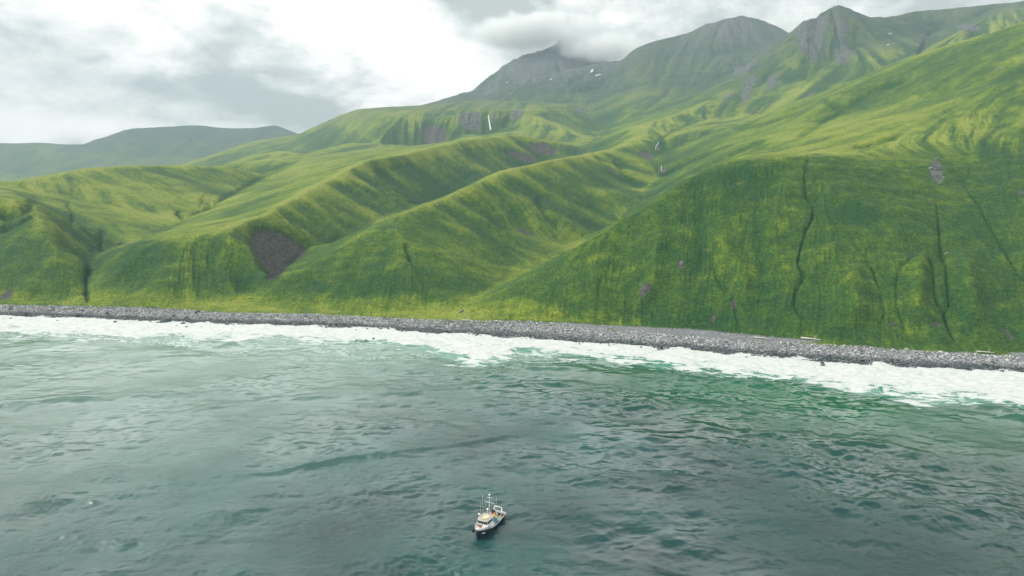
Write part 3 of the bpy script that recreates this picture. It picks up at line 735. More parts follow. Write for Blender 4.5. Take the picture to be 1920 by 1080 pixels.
def ball(bm, c, r, sub=2, sc=(1, 1, 1), jitter=0.0, seed=0):
    q = bmesh.ops.create_icosphere(bm, subdivisions=sub, radius=1)
    rr = random.Random(seed)
    for v in q['verts']:
        k = 1 + jitter * (rr.random() - .5) * 2
        v.co = Vector((c[0] + v.co.x * r * sc[0] * k, c[1] + v.co.y * r * sc[1] * k, c[2] + v.co.z * r * sc[2] * k))

def simple(name, col, rough=.6, var=.0, scale=3.0, metal=0.0):
    m, nt, p = material(name, None, rough, metal)
    tc_ = nt.new('ShaderNodeTexCoord').outputs['Object']
    n = nt.noise(tc_, scale, 4, .6)
    nt.put(p.inputs['Base Color'], nt.mix(nt.ramp(n, .3, .7), tuple(c * (1 - var) for c in col), tuple(min(1, c * (1 + var)) for c in col)))
    return m

# ---------------------------------------------------------------- cobble beach
def stone_material(name, dark, light, wet=True):
    m, nt, p = material(name, None, .8, spec=.3)
    pos = nt.new('ShaderNodeNewGeometry').outputs['Position']
    rnd = nt.new('ShaderNodeNewGeometry').outputs['Random Per Island']
    n = nt.noise(pos, 1.2, 5, .7)
    t = nt.m('ADD', nt.m('MULTIPLY', rnd, .75), nt.m('MULTIPLY', n, .3))
    col = nt.mix(nt.ramp(t, .1, .95), dark, light)
    if wet:
        z = nt.new('ShaderNodeSeparateXYZ'); nt.put(z.inputs[0], pos)
        wn = nt.m('ADD', z.outputs[2], nt.m('MULTIPLY', nt.m('SUBTRACT', nt.noise(pos, .12, 3), .5), 2.2))
        wetf = nt.ramp(wn, 1.0, 2.3, 1.0, 0.0)
        col = nt.mix(wetf, col, nt.mix(nt.ramp(t, .1, .9), (.018, .028, .030), (.075, .095, .10)))
        nt.put(p.inputs['Roughness'], nt.ramp(wn, 1.0, 2.3, .35, .85))
    nt.put(p.inputs['Base Color'], col)
    return m
COB = stone_material('cobble_stone', (.10, .108, .110), (.45, .465, .465))
DARKROCK = stone_material('dark_wet_rock', (.016, .026, .028), (.06, .08, .082), wet=False)
PALEROCK = stone_material('pale_lichen_rock', (.05, .06, .065), (.21, .22, .225), wet=False)
bm = bmesh.new(); bmesh.ops.create_icosphere(bm, subdivisions=1, radius=1)
tv = np.array([v.co[:] for v in bm.verts]); tf = np.array([[v.index for v in f.verts] for f in bm.faces]); bm.free()
tpw = np.array([at_height(x, y, 4.0) for x, y in TOP])
def top_y(X): return np.interp(X, np.concatenate([[-700], tpw[:, 0], [500]]), np.concatenate([[tpw[0, 1] + 45], tpw[:, 1], [tpw[-1, 1] - 40]]))
NST = 46000
cx = rng.uniform(-560, 400, NST); t_ = rng.random(NST) ** .9
cy = shore_y(cx) - 1.5 + t_ * (top_y(cx) - shore_y(cx) + 2.6)
ok = cy > 240
cx, cy, t_ = cx[ok], cy[ok], t_[ok]
sz = (.20 + .42 * rng.random(len(cx)) ** 2.2 + .55 * (rng.random(len(cx)) < .025) + .25 * (1 - t_) * rng.random(len(cx)))
cz = ground_z(cx, cy) + sz * .12
ang = rng.random(len(cx)) * 6.28; ca, sa = np.cos(ang), np.sin(ang)
var = 1 + .26 * rng.normal(size=(len(cx), len(tv)))
loc = tv[None] * var[..., None] * sz[:, None, None] * np.array([1.15, .85, .62])
px_ = loc[..., 0] * ca[:, None] - loc[..., 1] * sa[:, None] + cx[:, None]
py_ = loc[..., 0] * sa[:, None] + loc[..., 1] * ca[:, None] + cy[:, None]
pz_ = loc[..., 2] + cz[:, None]
co = np.stack([px_, py_, pz_], -1).reshape(-1, 3).astype(np.float32)
fc = (tf[None] + (np.arange(len(cx)) * len(tv))[:, None, None]).reshape(-1, 3).astype(np.int32)
me = bpy.data.meshes.new('beach_cobbles'); me.vertices.add(len(co)); me.vertices.foreach_set('co', co.reshape(-1))
me.loops.add(len(fc) * 3); me.loops.foreach_set('vertex_index', fc.reshape(-1)); me.polygons.add(len(fc)); me.polygons.foreach_set('loop_start', np.arange(0, len(fc) * 3, 3, dtype=np.int32))
me.update(calc_edges=True); me.materials.append(COB)
tag(bpy.data.objects.new('beach_cobbles', me), kind='stuff'); C.objects.link(bpy.data.objects['beach_cobbles'])

# ---------------------------------------------------------------- boulders
def on_land(px, py, z0=150):
    # march along the pixel's ray until it meets the terrain
    u, dy_, dz_ = ray(px, py)
    Y = np.exp(np.linspace(math.log(300), math.log(7000), 6000)); t = Y / dy_
    Xr, Zr = u * t, CAMZ + dz_ * t; g = ground_z(Xr, Y); hit = np.where(g > Zr)[0]
    i = hit[0] if len(hit) else len(Y) - 1
    return Vector((Xr[i], Y[i], g[i]))
def rock_mesh(name, seed, mat, sub=3):
    r_ = random.Random(seed); bm = bmesh.new(); bmesh.ops.create_icosphere(bm, subdivisions=sub, radius=1)
    cuts = [(Vector((r_.gauss(0, 1), r_.gauss(0, 1), r_.gauss(0, .8))).normalized(), r_.uniform(.55, .85)) for _ in range(11)]
    for v in bm.verts:
        for n_, d_ in cuts:
            q = v.co.dot(n_) - d_
            if q > 0: v.co -= n_ * q * .92
        v.co *= 1 + r_.uniform(-.035, .035)
    me = bpy.data.meshes.new(name); bm.to_mesh(me); bm.free(); me.materials.append(mat); return me
RM = [rock_mesh('boulder', 50 + i, DARKROCK) for i in range(7)]
PM = [rock_mesh('boulder', 90 + i, PALEROCK) for i in range(4)]
def boulder(px, py, wpx, hr, label, group, me=None, h=.0, name='boulder', cat='boulder', onland=False):
    X, Y, Z = at_height(px, py, h)
    if onland:
        X, Y, Z = on_land(px, py)
    else:
        if shore_y(X) < Y: X, Y, Z = on_land(px, py)
        Z = max(0.0, float(ground_z(np.array([X]), np.array([Y]))[0]))
    d = math.hypot(Y, CAMZ - Z)
    wm = wpx * d / FPX / 2
    me = me or RM[random.randrange(len(RM))]
    o = bpy.data.objects.new(name, me); C.objects.link(o)
    o.location = (X, Y, Z + wm * hr * (-.1 if onland else .25)); o.scale = (wm, wm * .8, wm * hr); o.rotation_euler = (random.uniform(-.2, .2), random.uniform(-.2, .2), random.uniform(-.5, .5))
    return tag(o, label, cat, group)
G1 = 'dark boulders in the surf and at the water line'
BIG = [(47,591,17,.55,'broad dark boulder at the foot of the beach, near the left edge of the photo'),
 (147,592,17,.5,'long dark boulder at the water line below the narrow left ravine'),
 (201,590,8,1.1,'upright dark boulder at the water line, alone between the ravine and the black rock heap'),
 (216,604,8,.5,'flat dark rock standing clear in the white surf below the upright boulder'),
 (310,604,24,.45,'broadest dark rock of the heap that juts from the beach into the surf'),
 (342,609,13,.6,'dark rock at the right end of the heap that juts into the surf'),
 (325,614,6,.5,'small rock in the foam just seaward of the black rock heap'),
 (700,636,6.5,.75,'round dark rock farthest out in the surf, left of the shore creek'),
 (825,623,8,.6,'left one of two dark rocks at the surf edge below the creek mouth'),
 (836,622,7,.7,'right one of two dark rocks at the surf edge below the creek mouth'),
 (767,620,5,.6,'dark rock touching the wet cobbles a little left of the creek mouth'),
 (1186,641,9,.55,'low wide dark rock at the surf edge, centre right of the beach'),
 (1142,648,7,.5,'low dark rock in white foam seaward of the wide surf-edge rock'),
 (1554,671,11,.95,'tall black boulder at the water line on the right part of the beach'),
 (1542,681,8,.6,'domed black rock in the foam just below the tall black boulder'),
 (1543,684.5,11,.25,'flat black ledge awash beside the domed rock'),
 (1622,683,9,.4,'flat dark rock in the surf to the right of the tall black boulder'),
 (1810,690,17,.45,'long dark boulder splashed by foam near the right edge of the photo'),
 (1845,684,13,.45,'dark boulder sitting up on the cobbles near the right edge'),
 (370,586,13,.5,'dark flat boulder on upper cobbles right behind the black rock heap'),
 (98,582,10,.45,'dark boulder up on the cobbles near the left edge'),
 (152,583,10,.4,'dark boulder high on the cobbles just right of the left ravine mouth'),
 (205,583,12,.25,'flat dark slab on the upper cobbles above the upright boulder')]
for px, py, wd, hr, lb in BIG: boulder(px, py, wd, hr, lb, G1)
SM = [(6,599,5),(20,597,4),(6,590,6),(30,590,7),(108,602,6),(115,600,4),(58,599,3),(75,600,3),(145,604,4),(160,602,3),(172,594,5),(182,593,4),(232,600,5),(243,604,4),(252,601,4),(275,600,5),(282,604,6),(288,613,5),(285,607,3),(291,609,4),(268,621,3),(300,607,7),(320,608,7),(331,611,5),(350,613,5),(326,594,10),(350,596,9),(338,601,7),(360,606,6),(375,597,9),(385,607,6),(378,613,3),(365,604,8),(395,603,6),(312,601,9),(296,605,7),(318,599,8),
 (668,619,5),(711,620,5),(726,623,3.5),(740,621,3),(801,623,4),(801,627,5),(816,623,4),(819,627,4),(844,625,4),(850,626,3),(888,627,4),(893,629,4),(668,639,6),(686,638,5),(914,630,3),(936,630,3),(998,641,4),(1046,640,3),(1085,641,4),(1120,640,3),(1087,645,4),(1130,651,4),(1160,658,3.5),(1202,652,5),(1188,658,4),(1221,657,4),(1250,654,3.5),(1110,637,4),(1170,641,4),(1200,643,4),
 (1297,655,8),(1303,656,4),(1338,662,5),(1360,667,5),(1399,670,5),(1467,673,3),(1528,689,3.5),(1575,673,4),(1590,676,6),(1598,678,4),(1610,679,4),(1633,684,5),(1645,686,4),(1660,686,4),(1700,688,5),(1715,689,4),(1780,688,5),(1795,691,5),(1860,680,8),(1828,690,5),(1880,689,6),(1900,694,5),(1740,686,5)]
for px, py, wd in SM: boulder(px, py, wd, .55, 'small dark rock lying in or at the edge of the white surf', 'small dark rocks along the surf edge')
# pale outcrops in the right hillside and at the foot of the slope
OUT = [(1756,298,9,1.0,'topmost dark-topped crag of the grey outcrop high on the right hillside'),
 (1745,316,11,.8,'widest pale grey crag of the outcrop high on the right hillside'),
 (1761,309,5,.9,'small pale crag right of the widest crag of the hillside outcrop'),
 (1769,333,6,.9,'middle crag at the right side of the hillside outcrop'),
 (1761,345,10,.8,'lowest pale grey crag of the hillside outcrop'),
 (1753,317,6,.8,'pale crag touching the right side of the widest crag of the hillside outcrop'),
 (1766,323,5,.8,'smallest pale crag, at the middle of the hillside outcrop'),
 (1767,339,6,.8,'dark crag right above the lowest crag of the hillside outcrop'),
 (1775,475,11,.6,'lone grey rock wedged beside the straight gully on the right hillside'),
 (1277,494,10,.9,'dark blue-grey rock set in the lower left part of the big right face'),
 (1390,627,8,.7,'pale boulder at the grass edge below the big right face'),
 (1449,632,8,.7,'greenish grey boulder at the grass edge left of the long driftwood log'),
 (1299,627,6,.7,'grey boulder at the grass edge, leftmost below the big right face'),
 (1874,130,12,.7,'pale rock on the upper right slope under the skyline')]
for i, (px, py, wd, hr, lb) in enumerate(OUT): boulder(px, py, wd, hr, lb, 'grey rocks in the green hillside', me=PM[i % 4], h=100 if py < 400 else 20, onland=True, name='rock', cat='rock')

# ---------------------------------------------------------------- driftwood
WOOD = simple('bleached_wood', (.50, .48, .43), .8, .25, 4)
def log(px0, py0, px1, py1, r, label):
    P = []
    for px, py in ((px0, py0), (px1, py1)):
        X, Y, Z = on_land(px, py)
        P.append(Vector((X, Y, Z + r * 1.3)))
    bm = bmesh.new(); mid = P[0].lerp(P[1], .5) + Vector((0, .25, .1)); base = P[0].copy()
    tube(bm, [P[0] - base, P[0].lerp(mid, .5) - base, mid - base, P[1] - base], r, 9, r * .6)
    d = (P[1] - P[0]).normalized(); q = P[0].lerp(P[1], .62) - base
    tube(bm, [q, q + d * r * 4 + Vector((0, r * 3, r * 3.5))], r * .35, 6, r * .15)
    for k in range(4):
        a = k * 1.6; tube(bm, [Vector((0, 0, 0)), Vector((-d.x * r, math.cos(a) * r * 2.2, math.sin(a) * r * 2.0))], r * .35, 5, r * .1)
    o = link_mesh('driftwood_log', bm, WOOD, smooth=True); o.location = base
    return tag(o, label, 'driftwood log', 'driftwood logs along the top of the beach')
log(1503, 636, 1538, 640, .55, 'longest bleached driftwood log, at the grass edge right of the greenish boulder')
log(1415, 634, 1442, 637, .4, 'bleached log at the grass edge between the pale boulder and the greenish boulder')
log(1832, 661, 1864, 663.5, .4, 'bleached driftwood log at the grass edge near the right edge of the photo')
log(866, 601, 882, 601.5, .35, 'short bleached log just right of the driftwood tangle at the creek mouth')
log(928, 603.5, 944, 604, .35, 'short bleached log at the grass edge, centre of the beach')
# tangle of branches at the creek mouth
X, Y, Z = at_height(838, 605, 4); Z = float(ground_z(np.array([X]), np.array([Y]))[0])
bm = bmesh.new(); r_ = random.Random(5)
for k in range(34):
    a = r_.uniform(0, 6.28); ln = r_.uniform(1.2, 4.0); c = Vector((r_.gauss(0, 1.5), r_.gauss(0, 1.0), r_.uniform(.1, 1.2))); e = Vector((math.cos(a) * ln * .6, math.sin(a) * ln * .5, r_.uniform(.1, 1.9)))
    tube(bm, [c - e * .4, c + e * .2 + Vector((0, 0, .2)), c + e * .6], .13, 5, .05)
o = link_mesh('driftwood_pile', bm, simple('grey_driftwood', (.16, .18, .19), .9, .5, 2)); o.location = (X, Y, Z)
tag(o, 'tangled grey driftwood pile at the creek mouth above the cobbles', 'driftwood pile')

# ---------------------------------------------------------------- waterfalls and snow patches
FALL = simple('falling_water', (.58, .61, .61), .5, .3, .12)
FALL2 = simple('thin_falling_water', (.50, .54, .54), .5, .3, .8)
def ribbon(name, pts, half, mat, label, cat, group=None, lift=1.0, thick=1.0):
    """a strip of water or snow draped on the slope, with thickness"""
    P = [on_land(x, y) for x, y in pts]; V_ = []; F_ = []
    base = P[-1].copy()
    for i, p in enumerate(P):
        w_ = (half[i] if isinstance(half, (list, tuple)) else half)
        for sx in (-1, -.4, .4, 1):
            X, Y = p.x + sx * w_, p.y
            z = max(float(ground_z(np.array([X]), np.array([Y]))[0]), p.z - 2)
            V_.append(Vector((X, Y - lift, z + lift * (1.0 if abs(sx) < .5 else .3))) - base)
    n = len(P)
    for i in range(n - 1):
        for k in range(3): F_.append((i * 4 + k, i * 4 + k + 1, (i + 1) * 4 + k + 1, (i + 1) * 4 + k))
    o = pydata(name, V_, F_, mat, smooth=True); o.location = base
    md = o.modifiers.new('thickness', 'SOLIDIFY'); md.thickness = thick; md.offset = 0
    return tag(o, label, cat, group)
ribbon('waterfall', [(916,217),(916.5,224),(918,231),(919,238),(920.5,245)], [1.2,1.6,2.2,2.8,3.2], FALL, 'tall thin white waterfall down the dark cliff below the cloudy summit', 'waterfall', lift=2.5, thick=.4)
ribbon('waterfall', [(1234,266),(1233,271),(1230,274),(1229,281)], [.3,.55,.45,.4], FALL2, 'upper white cascade in the ravine between the two right hills', 'waterfall', lift=1, thick=.3)
ribbon('waterfall', [(1239.5,311),(1239.5,317),(1239.5,322)], [.25,.35,.4], FALL2, 'lower thin waterfall dropping over the dark step at the ravine head', 'waterfall', lift=1, thick=.3)
SNOW = simple('old_snow', (.50, .52, .54), .7, .05, .05)
def snow(px, py, w_, h_, label, rz=0):
    p = on_land(px, py); r_ = random.Random(int(px)); d = p.y / FPX
    V_ = [Vector((0, 0, 0))]; F_ = []; n = 18
    for k in range(n):
        a = 2 * math.pi * k / n; q = r_.uniform(.7, 1.15)
        ex, ey = math.cos(a) * w_ * d / 2 * q, math.sin(a) * h_ * d * 2.4 / 2 * q
        ex, ey = ex * math.cos(rz) - ey * math.sin(rz), ex * math.sin(rz) + ey * math.cos(rz)
        V_.append(Vector((ex, ey, float(ground_z(np.array([p.x + ex]), np.array([p.y + ey]))[0]) - p.z)))
    V_[0].z = 0; V_ = [v + Vector((0, -3, 6)) for v in V_]
    for k in range(n): F_.append((0, 1 + k, 1 + (k + 1) % n))
    o = pydata('snow_patch', V_, F_, SNOW, smooth=True); o.location = p
    md = o.modifiers.new('thickness', 'SOLIDIFY'); md.thickness = 3; md.offset = 0
    return tag(o, label, 'snow patch', 'old snow patches on the high slopes')
snow(1110, 135, 7, 4.5, 'largest white snow patch, right shoulder of the cloudy summit')
snow(1121, 143.5, 13, 2.2, 'thin curved snow streak just below the largest snow patch', -.5)
snow(1033, 151, 4.5, 3, 'tiny snow patch in the middle of the summit foot')
snow(951, 157, 4.5, 2.2, 'tiny snow patch on the left foot of the summit')
snow(1668, 67, 6, 1.6, 'flat snow sliver below the skyline right of the pointed peak')
snow(1664, 88, 4, 1.8, 'small snow patch lower on the slope right of the pointed peak')

# ---------------------------------------------------------------- fishing boat
NAVY = simple('navy_hull_paint', (.012, .016, .030), .35, .2, 1.5)
WHITE = simple('white_boat_paint', (.74, .74, .73), .45, .06, 2)
GLASS, gnt, gp = material('dark_window_glass', (.010, .030, .042), .08)
BUFF = simple('buff_roof_paint', (.38, .36, .31), .6, .2, 3)
DECK = simple('worn_deck', (.055, .048, .040), .8, .4, 3)
STEEL = simple('galvanised_steel', (.48, .49, .49), .4, .15, 4, .3)
RUBBER = simple('black_rubber', (.012, .012, .013), .7, .2, 4)
BLACK = simple('black_paint', (.012, .012, .015), .5, .1, 4)
boat = bpy.data.objects.new('fishing_boat', None); C.objects.link(boat)
tag(boat, 'small fishing boat with navy hull, white wheelhouse and thin masts at anchor offshore', 'fishing boat')
L_, BW = 13.6, 4.5
def half_beam(t):      # t 0 stern .. 1 bow
    return BW / 2 * (1 - .16 * (1 - t) ** 3) * (1 - max(0, (t - .52) / .48) ** 2.3) ** .75 if t < 1 else 0.02
def sheer(t): return 1.05 + .25 * (1 - t) ** 2 + 1.35 * max(0, t - .35) ** 1.8 * 1.6
ST = [i / 28 for i in range(29)]
def xs(t): return -L_ / 2 + L_ * t
V_ = []; F_ = []
for t in ST:
    hb, sh = half_beam(t), sheer(t); x = xs(t); rake = max(0, t - .8) * 2.2
    prof = [(1.0, sh, 1.0), (.97, sh * .55, .6), (.86, .1, .15), (.60, -.5, 0), (0.0, -.75, 0)]
    row = [(x + rake * k, hb * w_, z) for w_, z, k in prof]
    for p in row: V_.append(p)
    for p in row[-2::-1]: V_.append((p[0], -p[1], p[2]))
for i in range(len(ST) - 1):
    for k in range(8): F_.append((i * 9 + k, i * 9 + k + 1, (i + 1) * 9 + k + 1, (i + 1) * 9 + k))
F_.append(tuple(range(9)))
pydata('hull', V_, F_, NAVY, boat, True)
V_ = []; F_ = []                                            # working deck with camber, below the rail
for t in ST[:-1]:
    hb = half_beam(t) * .955; x = xs(t) + max(0, t - .8) * 2.2 * .5; z = max(.55, sheer(t) - .75)
    V_ += [(x, hb, z), (x, 0, z + .06), (x, -hb, z)]
for i in range(len(ST) - 2):
    for k in range(2): F_.append((i * 3 + k, i * 3 + k + 1, (i + 1) * 3 + k + 1, (i + 1) * 3 + k))
pydata('deck', V_, F_, DECK, boat)
for sgn in (1, -1):                                         # white rub rail along each side
    bm = bmesh.new(); tube(bm, [(xs(t) + max(0, t - .8) * 2.2, sgn * (half_beam(t) + .03), sheer(t) + .02) for t in ST[:21]], .085, 6)
    link_mesh('rub_rail', bm, WHITE, boat, True)
# white bow bulwark (forecastle) standing on the fore hull
V_ = []; F_ = []; T2 = [.50 + .5 * i / 14 for i in range(15)]
for t in T2:
    hb = half_beam(t); x = xs(t) + max(0, t - .8) * 2.2; top = sheer(t) + .15 + .75 * sstep(np.array(t), .5, .72)
    V_ += [(x, hb * .99, sheer(t) + .03), (x + .25 * (t > .8), hb * 1.02 + .01, float(top)), (x, -hb * .99, sheer(t) + .03), (x + .25 * (t > .8), -hb * 1.02 - .01, float(top))]
for i in range(len(T2) - 1):
    a, b = i * 4, i * 4 + 4
    F_ += [(a, a + 1, b + 1, b), (a + 2, b + 2, b + 3, a + 3)]
bul = pydata('bow_bulwark', V_, F_, WHITE, boat, True)
md = bul.modifiers.new('thickness', 'SOLIDIFY'); md.thickness = .08; md.offset = 0
V_ = []; F_ = []
for t in T2[:-1]:
    hb = half_beam(t) * .96; x = xs(t) + max(0, t - .8) * 2.2; z = sheer(t) + .45
    V_ += [(x, hb, z), (x, -hb, z)]
for i in range(len(T2) - 2): F_.append((i * 2, i * 2 + 1, i * 2 + 3, i * 2 + 2))
pydata('foredeck', V_, F_, WHITE, boat)
# four black name characters on the bow plating, unreadable in the photo
for k in range(4):
    t = .865 - k * .035; x = xs(t) + max(0, t - .8) * 2.2; hb = half_beam(t)
    bm = bmesh.new(); y = hb * 1.02 + .04; z = sheer(t) + .60
    bbox(bm, (x, y + .04, z + .12), (.30, .06, .07), -.45); bbox(bm, (x - .1, y + .085, z), (.08, .06, .3), -.45); bbox(bm, (x + .1, y + .0, z - (.06 if k % 2 else 0)), (.08, .06, .2), -.45)
    link_mesh('name_letter', bm, BLACK, bul)
# wheelhouse
wx, wz = 1.9, 1.55
bm = bmesh.new(); bbox(bm, (wx, 0, wz + .9), (3.9, 3.05, 2.0), 0, .97); house = link_mesh('wheelhouse', bm, WHITE, boat)
for k in range(5):
    y = -1.18 + k * .59; bm = bmesh.new(); bbox(bm, (wx + 1.95, y, wz + 1.42), (.10, .50, .82)); link_mesh('window', bm, GLASS, house)
for sgn in (1, -1):
    for k in range(3):
        bm = bmesh.new(); bbox(bm, (wx + 1.35 - k * .95, sgn * 1.51, wz + 1.42), (.78, .08, .80)); link_mesh('window', bm, GLASS, house)
    bm = bmesh.new(); bbox(bm, (wx - 1.55, sgn * 1.53, wz + .85), (.62, .07, 1.6)); link_mesh('door', bm, STEEL, house)
V_ = []; F_ = []; n = 20                                    # rounded brow roof
for z, g in ((0, 1.0), (.14, 1.0), (.24, .93)):
    for k in range(n):
        a = 2 * math.pi * k / n; ex = 5.0 if True else 2; c, s_ = math.cos(a), math.sin(a)
        V_.append((wx + .1 + 2.35 * g * math.copysign(abs(c) ** .55, c), 1.78 * g * math.copysign(abs(s_) ** .5, s_), wz + 1.93 + z))
for i in range(2):
    for k in range(n): F_.append((i * n + k, i * n + (k + 1) % n, (i + 1) * n + (k + 1) % n, (i + 1) * n + k))
F_.append(tuple(range(n))[::-1]); F_.append(tuple(range(2 * n, 3 * n)))
roof = pydata('roof', V_, F_, BUFF, house)
rz = wz + 2.17
bm = bmesh.new(); ring = [(wx + .1 + 2.0 * math.cos(a), 1.5 * math.sin(a), rz + .5) for a in np.linspace(0, 2 * math.pi, 25)]
tube(bm, ring, .03, 5)
for k in range(0, 24, 3): tube(bm, [(ring[k][0], ring[k][1], rz), ring[k]], .025, 5)
link_mesh('roof_railing', bm, STEEL, boat)
bm = bmesh.new(); tube(bm, [(-.2, 0, wz), (-.2, 0, 8.9)], .06, 8, .04); mast = link_mesh('mast', bm, WHITE, boat, True)
bm = bmesh.new(); tube(bm, [(-.2, -1.5, 6.9), (-.2, 1.5, 6.9)], .05, 6); tube(bm, [(-.2, -.9, 8.3), (-.2, .9, 8.3)], .04, 6); link_mesh('crosstree', bm, WHITE, mast)
bm = bmesh.new(); ball(bm, (-.2, 0, 9.1), .29, 2, (1, 1, .85)); link_mesh('masthead_dome', bm, WHITE, mast, True)
for sgn in (1, -1):                                         # trolling poles raised beside the mast
    bm = bmesh.new(); tube(bm, [(.1, sgn * 1.7, 1.6), (-.2, sgn * 2.2, 8.9)], .05, 6, .025); link_mesh('outrigger_pole', bm, STEEL, boat, True)
for sgn in (1, -1):
    bm = bmesh.new(); tube(bm, [(-.2, 0, 8.4), (-2.6, sgn * 1.9, 1.3)], .018, 4); tube(bm, [(-.2, 0, 8.4), (3.2, sgn * 1.3, rz)], .018, 4); link_mesh('rigging_wire', bm, STEEL, boat)
for (x, y, h) in ((3.4, -1.3, 1.0), (.6, -.2, 1.35)):
    bm = bmesh.new(); tube(bm, [(x, y, rz), (x, y, rz + h)], .05, 6); ant = link_mesh('antenna', bm, WHITE, boat)
    bm = bmesh.new(); ball(bm, (x, y, rz + h + .2), .34, 2, (1, 1, .8)); link_mesh('radar_dome', bm, WHITE, ant, True)
bm = bmesh.new(); tube(bm, [(3.3, -.9, rz), (3.3, -1.0, rz + 4.6)], .03, 5, .015); link_mesh('whip_antenna', bm, WHITE, boat)
bm = bmesh.new(); tube(bm, [(-1.2, -.6, 1.5), (-1.2, -.6, 4.6)], .18, 10, .16); link_mesh('exhaust_stack', bm, BLACK, boat, True)
# bow details: roller, anchor, fender
bm = bmesh.new(); ball(bm, (7.0, -1.15, 1.9), .46, 2, (.9, .9, 1.2)); link_mesh('fender', bm, RUBBER, boat, True)
bm = bmesh.new(); tube(bm, [(7.35, 0, 2.3), (7.75, 0, 1.3)], .08, 6); tube(bm, [(7.72, -.4, 1.5), (7.8, 0, 1.15), (7.72, .4, 1.5)], .07, 6); link_mesh('anchor', bm, RUBBER, boat)
bm = bmesh.new(); bbox(bm, (5.4, 0, 2.75), (.6, .8, .5)); tube(bm, [(5.4, -.7, 2.85), (5.4, .7, 2.85)], .22, 10); link_mesh('anchor_winch', bm, simple('rusty_brown', (.22, .09, .06), .7, .3, 4), boat)
bm = bmesh.new(); bbox(bm, (6.35, 1.62, 1.52), (.9, .06, .17), -.75); link_mesh('bow_plate', bm, WHITE, boat)
# stern gantry
bm = bmesh.new()
for y in (-1.35, 1.35): tube(bm, [(-6.0, y, .9), (-5.6, y * .8, 3.3)], .11, 7); tube(bm, [(-4.6, y, .9), (-5.6, y * .8, 3.3)], .09, 7)
tube(bm, [(-5.6, -1.15, 3.3), (-5.6, 1.15, 3.3)], .12, 7); link_mesh('stern_gantry', bm, WHITE, boat, True)
bm = bmesh.new(); bbox(bm, (-6.55, 0, 1.35), (.10, 3.5, .55)); link_mesh('transom_rail', bm, WHITE, boat)
BX, BY, _ = at_height(917, 984, .5)
HEAD = math.atan2(-.90, -.42)
boat.location = (BX, BY, 0); boat.rotation_euler = (0, R(-1.0), HEAD)
# gear carried on board: each a thing of its own
def on_boat(x, y, z):
    c, s_ = math.cos(HEAD), math.sin(HEAD); return (BX + x * c - y * s_, BY + x * s_ + y * c, z)
def lump(name, x, y, z, sc, mat, label, cat, seed, folds=.18, group=None):
    bm = bmesh.new(); q = bmesh.ops.create_icosphere(bm, subdivisions=4, radius=1)
    r_ = random.Random(seed); W_ = [(Vector((r_.gauss(0, 1), r_.gauss(0, 1), r_.gauss(0, 1))).normalized() * r_.uniform(2, 6), r_.uniform(0, 6)) for _ in range(9)]
    for v in bm.verts:
        k = 1 + folds * sum(math.sin(v.co.dot(a) + b) for a, b in W_) / 3
        v.co = Vector((v.co.x * sc[0] * k, v.co.y * sc[1] * k, max(v.co.z, -.35) * sc[2] * k + .35 * sc[2]))
    o = link_mesh(name, bm, mat, smooth=True); o.location = on_boat(x, y, z); o.rotation_euler.z = HEAD
    return tag(o, label, cat, group)
dz = .62
lump('life_raft', 2.3, .25, rz, (1.15, .75, .32), simple('cream_canvas', (.70, .62, .36), .8, .2, 2), 'cream yellow bundle of life raft and canvas on the wheelhouse roof', 'life raft', 1)
lump('net_pile', -1.0, .95, rz - 1.3, (.7, .7, .5), simple('yellow_netting', (.60, .50, .08), .9, .3, 5), 'yellow net bundle just behind the wheelhouse roof', 'net', 2)
lump('tarpaulin', -2.4, -.9, dz, (1.0, .8, 1.2), simple('light_blue_tarp', (.20, .42, .62), .6, .2, 3), 'pale blue tarpaulin over gear on the far side of the deck', 'tarpaulin', 3)
lump('tarpaulin', -1.2, 1.3, dz + .3, (.9, .6, .95), simple('bright_blue_tarp', (.05, .27, .50), .6, .25, 3), 'bright blue tarpaulin bundle beside the wheelhouse on the near rail side', 'tarpaulin', 4)
lump('net_pile', -3.4, -.1, dz, (.8, .7, 1.25), simple('orange_netting', (.55, .20, .09), .9, .3, 5), 'orange net pile in the middle of the working deck', 'net', 5)
lump('net_pile', -4.0, -.6, dz + .7, (.65, .55, 1.3), simple('black_netting', (.016, .014, .014), .95, .3, 5), 'tall black net pile behind the orange net', 'net', 6)
lump('fish_sack', -2.6, 1.0, dz, (.62, .55, .9), simple('white_sack', (.66, .66, .68), .7, .1, 3), 'white sack on deck between the blue tarpaulin and the orange net', 'sack', 7)
lump('fish_sack', -4.7, -.2, dz + .2, (.5, .5, .8), simple('grey_white_sack', (.60, .60, .60), .7, .1, 3), 'white sack close to the stern gantry', 'sack', 8)
lump('rope_coil', -4.1, 1.15, dz, (.75, .45, .45), simple('yellow_rope', (.50, .46, .18), .9, .4, 6), 'heap of yellow rope along the near rail aft', 'rope', 9, .3)
lump('rope_coil', -3.1, 1.5, dz, (.55, .3, .35), simple('pale_yellow_rope', (.52, .50, .27), .9, .4, 6), 'small pale yellow rope heap against the near rail, amidships', 'rope', 10, .3)
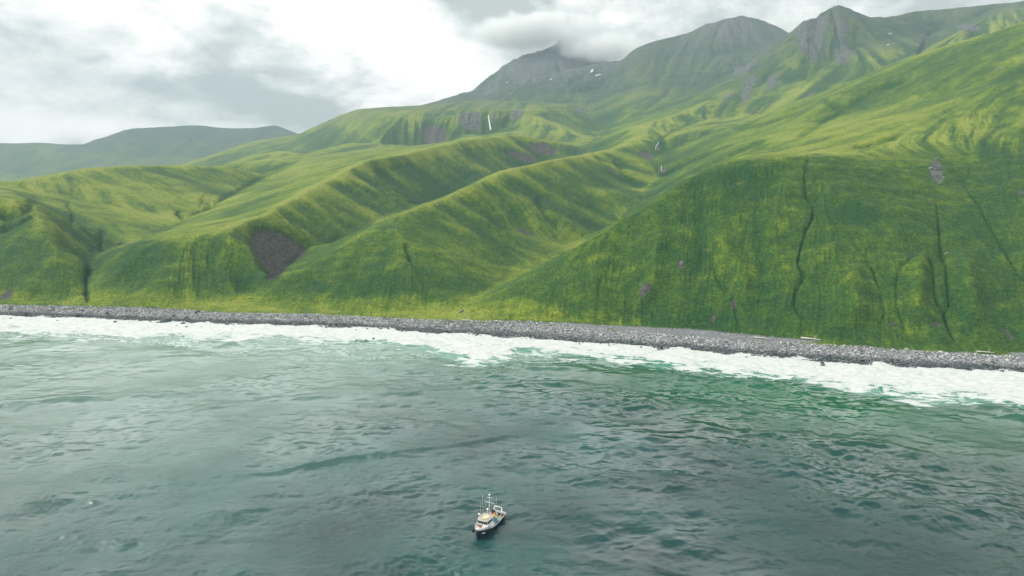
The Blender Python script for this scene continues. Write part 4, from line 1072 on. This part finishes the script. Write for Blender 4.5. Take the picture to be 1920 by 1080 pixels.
# ---------------------------------------------------------------- haze
bpy.ops.mesh.primitive_cube_add(size=1)
hz = bpy.context.object; hz.name = 'haze'; hz.data.name = 'haze'
hz.scale = (19000, 9100, 1120); hz.location = (0, 2950, 1120 / 2 - 16)
hm = bpy.data.materials.new('haze_air'); hm.use_nodes = True; hn = NT(hm.node_tree)
hn.n.remove(hn.n['Principled BSDF'])
pv = hn.new('ShaderNodeVolumePrincipled'); pv.inputs['Color'].default_value = (.40, .51, .63, 1); pv.inputs['Density'].default_value = 1.25e-4
hn.l.new(pv.outputs[0], hn.n['Material Output'].inputs['Volume'])
hz.data.materials.append(hm); hz['kind'] = 'stuff'

# ---------------------------------------------------------------- cloud resting on the summit
def cloud(name, c, r, seed, dens, label):
    bm = bmesh.new(); bmesh.ops.create_icosphere(bm, subdivisions=3, radius=1)
    for v in bm.verts: v.co = Vector((v.co.x * r[0], v.co.y * r[1], v.co.z * r[2]))
    m = bpy.data.materials.new(name); m.use_nodes = True; n = NT(m.node_tree); n.n.remove(n.n['Principled BSDF'])
    pos = n.new('ShaderNodeTexCoord').outputs['Object']
    sc = n.mapping(pos, scale=(1 / r[0], 1 / r[1], 1 / r[2]))
    ln = n.new('ShaderNodeVectorMath', operation='LENGTH'); n.put(ln.inputs[0], sc)
    nz = n.noise(n.mapping(pos, (seed * 37.0, seed * 11.0, 0)), .0042, 6, .62, .6)
    q = n.m('ADD', n.m('SUBTRACT', 1.0, ln.outputs['Value']), n.m('MULTIPLY', n.m('SUBTRACT', nz, .5), 2.6))
    d = n.m('MULTIPLY', n.m('MULTIPLY', n.ramp(q, .12, .75), n.ramp(ln.outputs['Value'], 1.0, .7)), dens)
    v = n.new('ShaderNodeVolumePrincipled'); v.inputs['Color'].default_value = (.99, 1, 1, 1); n.put(v.inputs['Density'], d)
    n.l.new(v.outputs[0], n.n['Material Output'].inputs['Volume'])
    o = link_mesh(name, bm, m); o.location = c
    return tag(o, kind='stuff')
cloud('cloud', at_depth(1000, 58, 4300), (480, 320, 130), 1, .017, '')
cloud('cloud', at_depth(1140, 92, 4150), (330, 280, 110), 2, .015, '')
cloud('cloud', at_depth(1480, 45, 3900), (330, 230, 110), 3, .006, '')
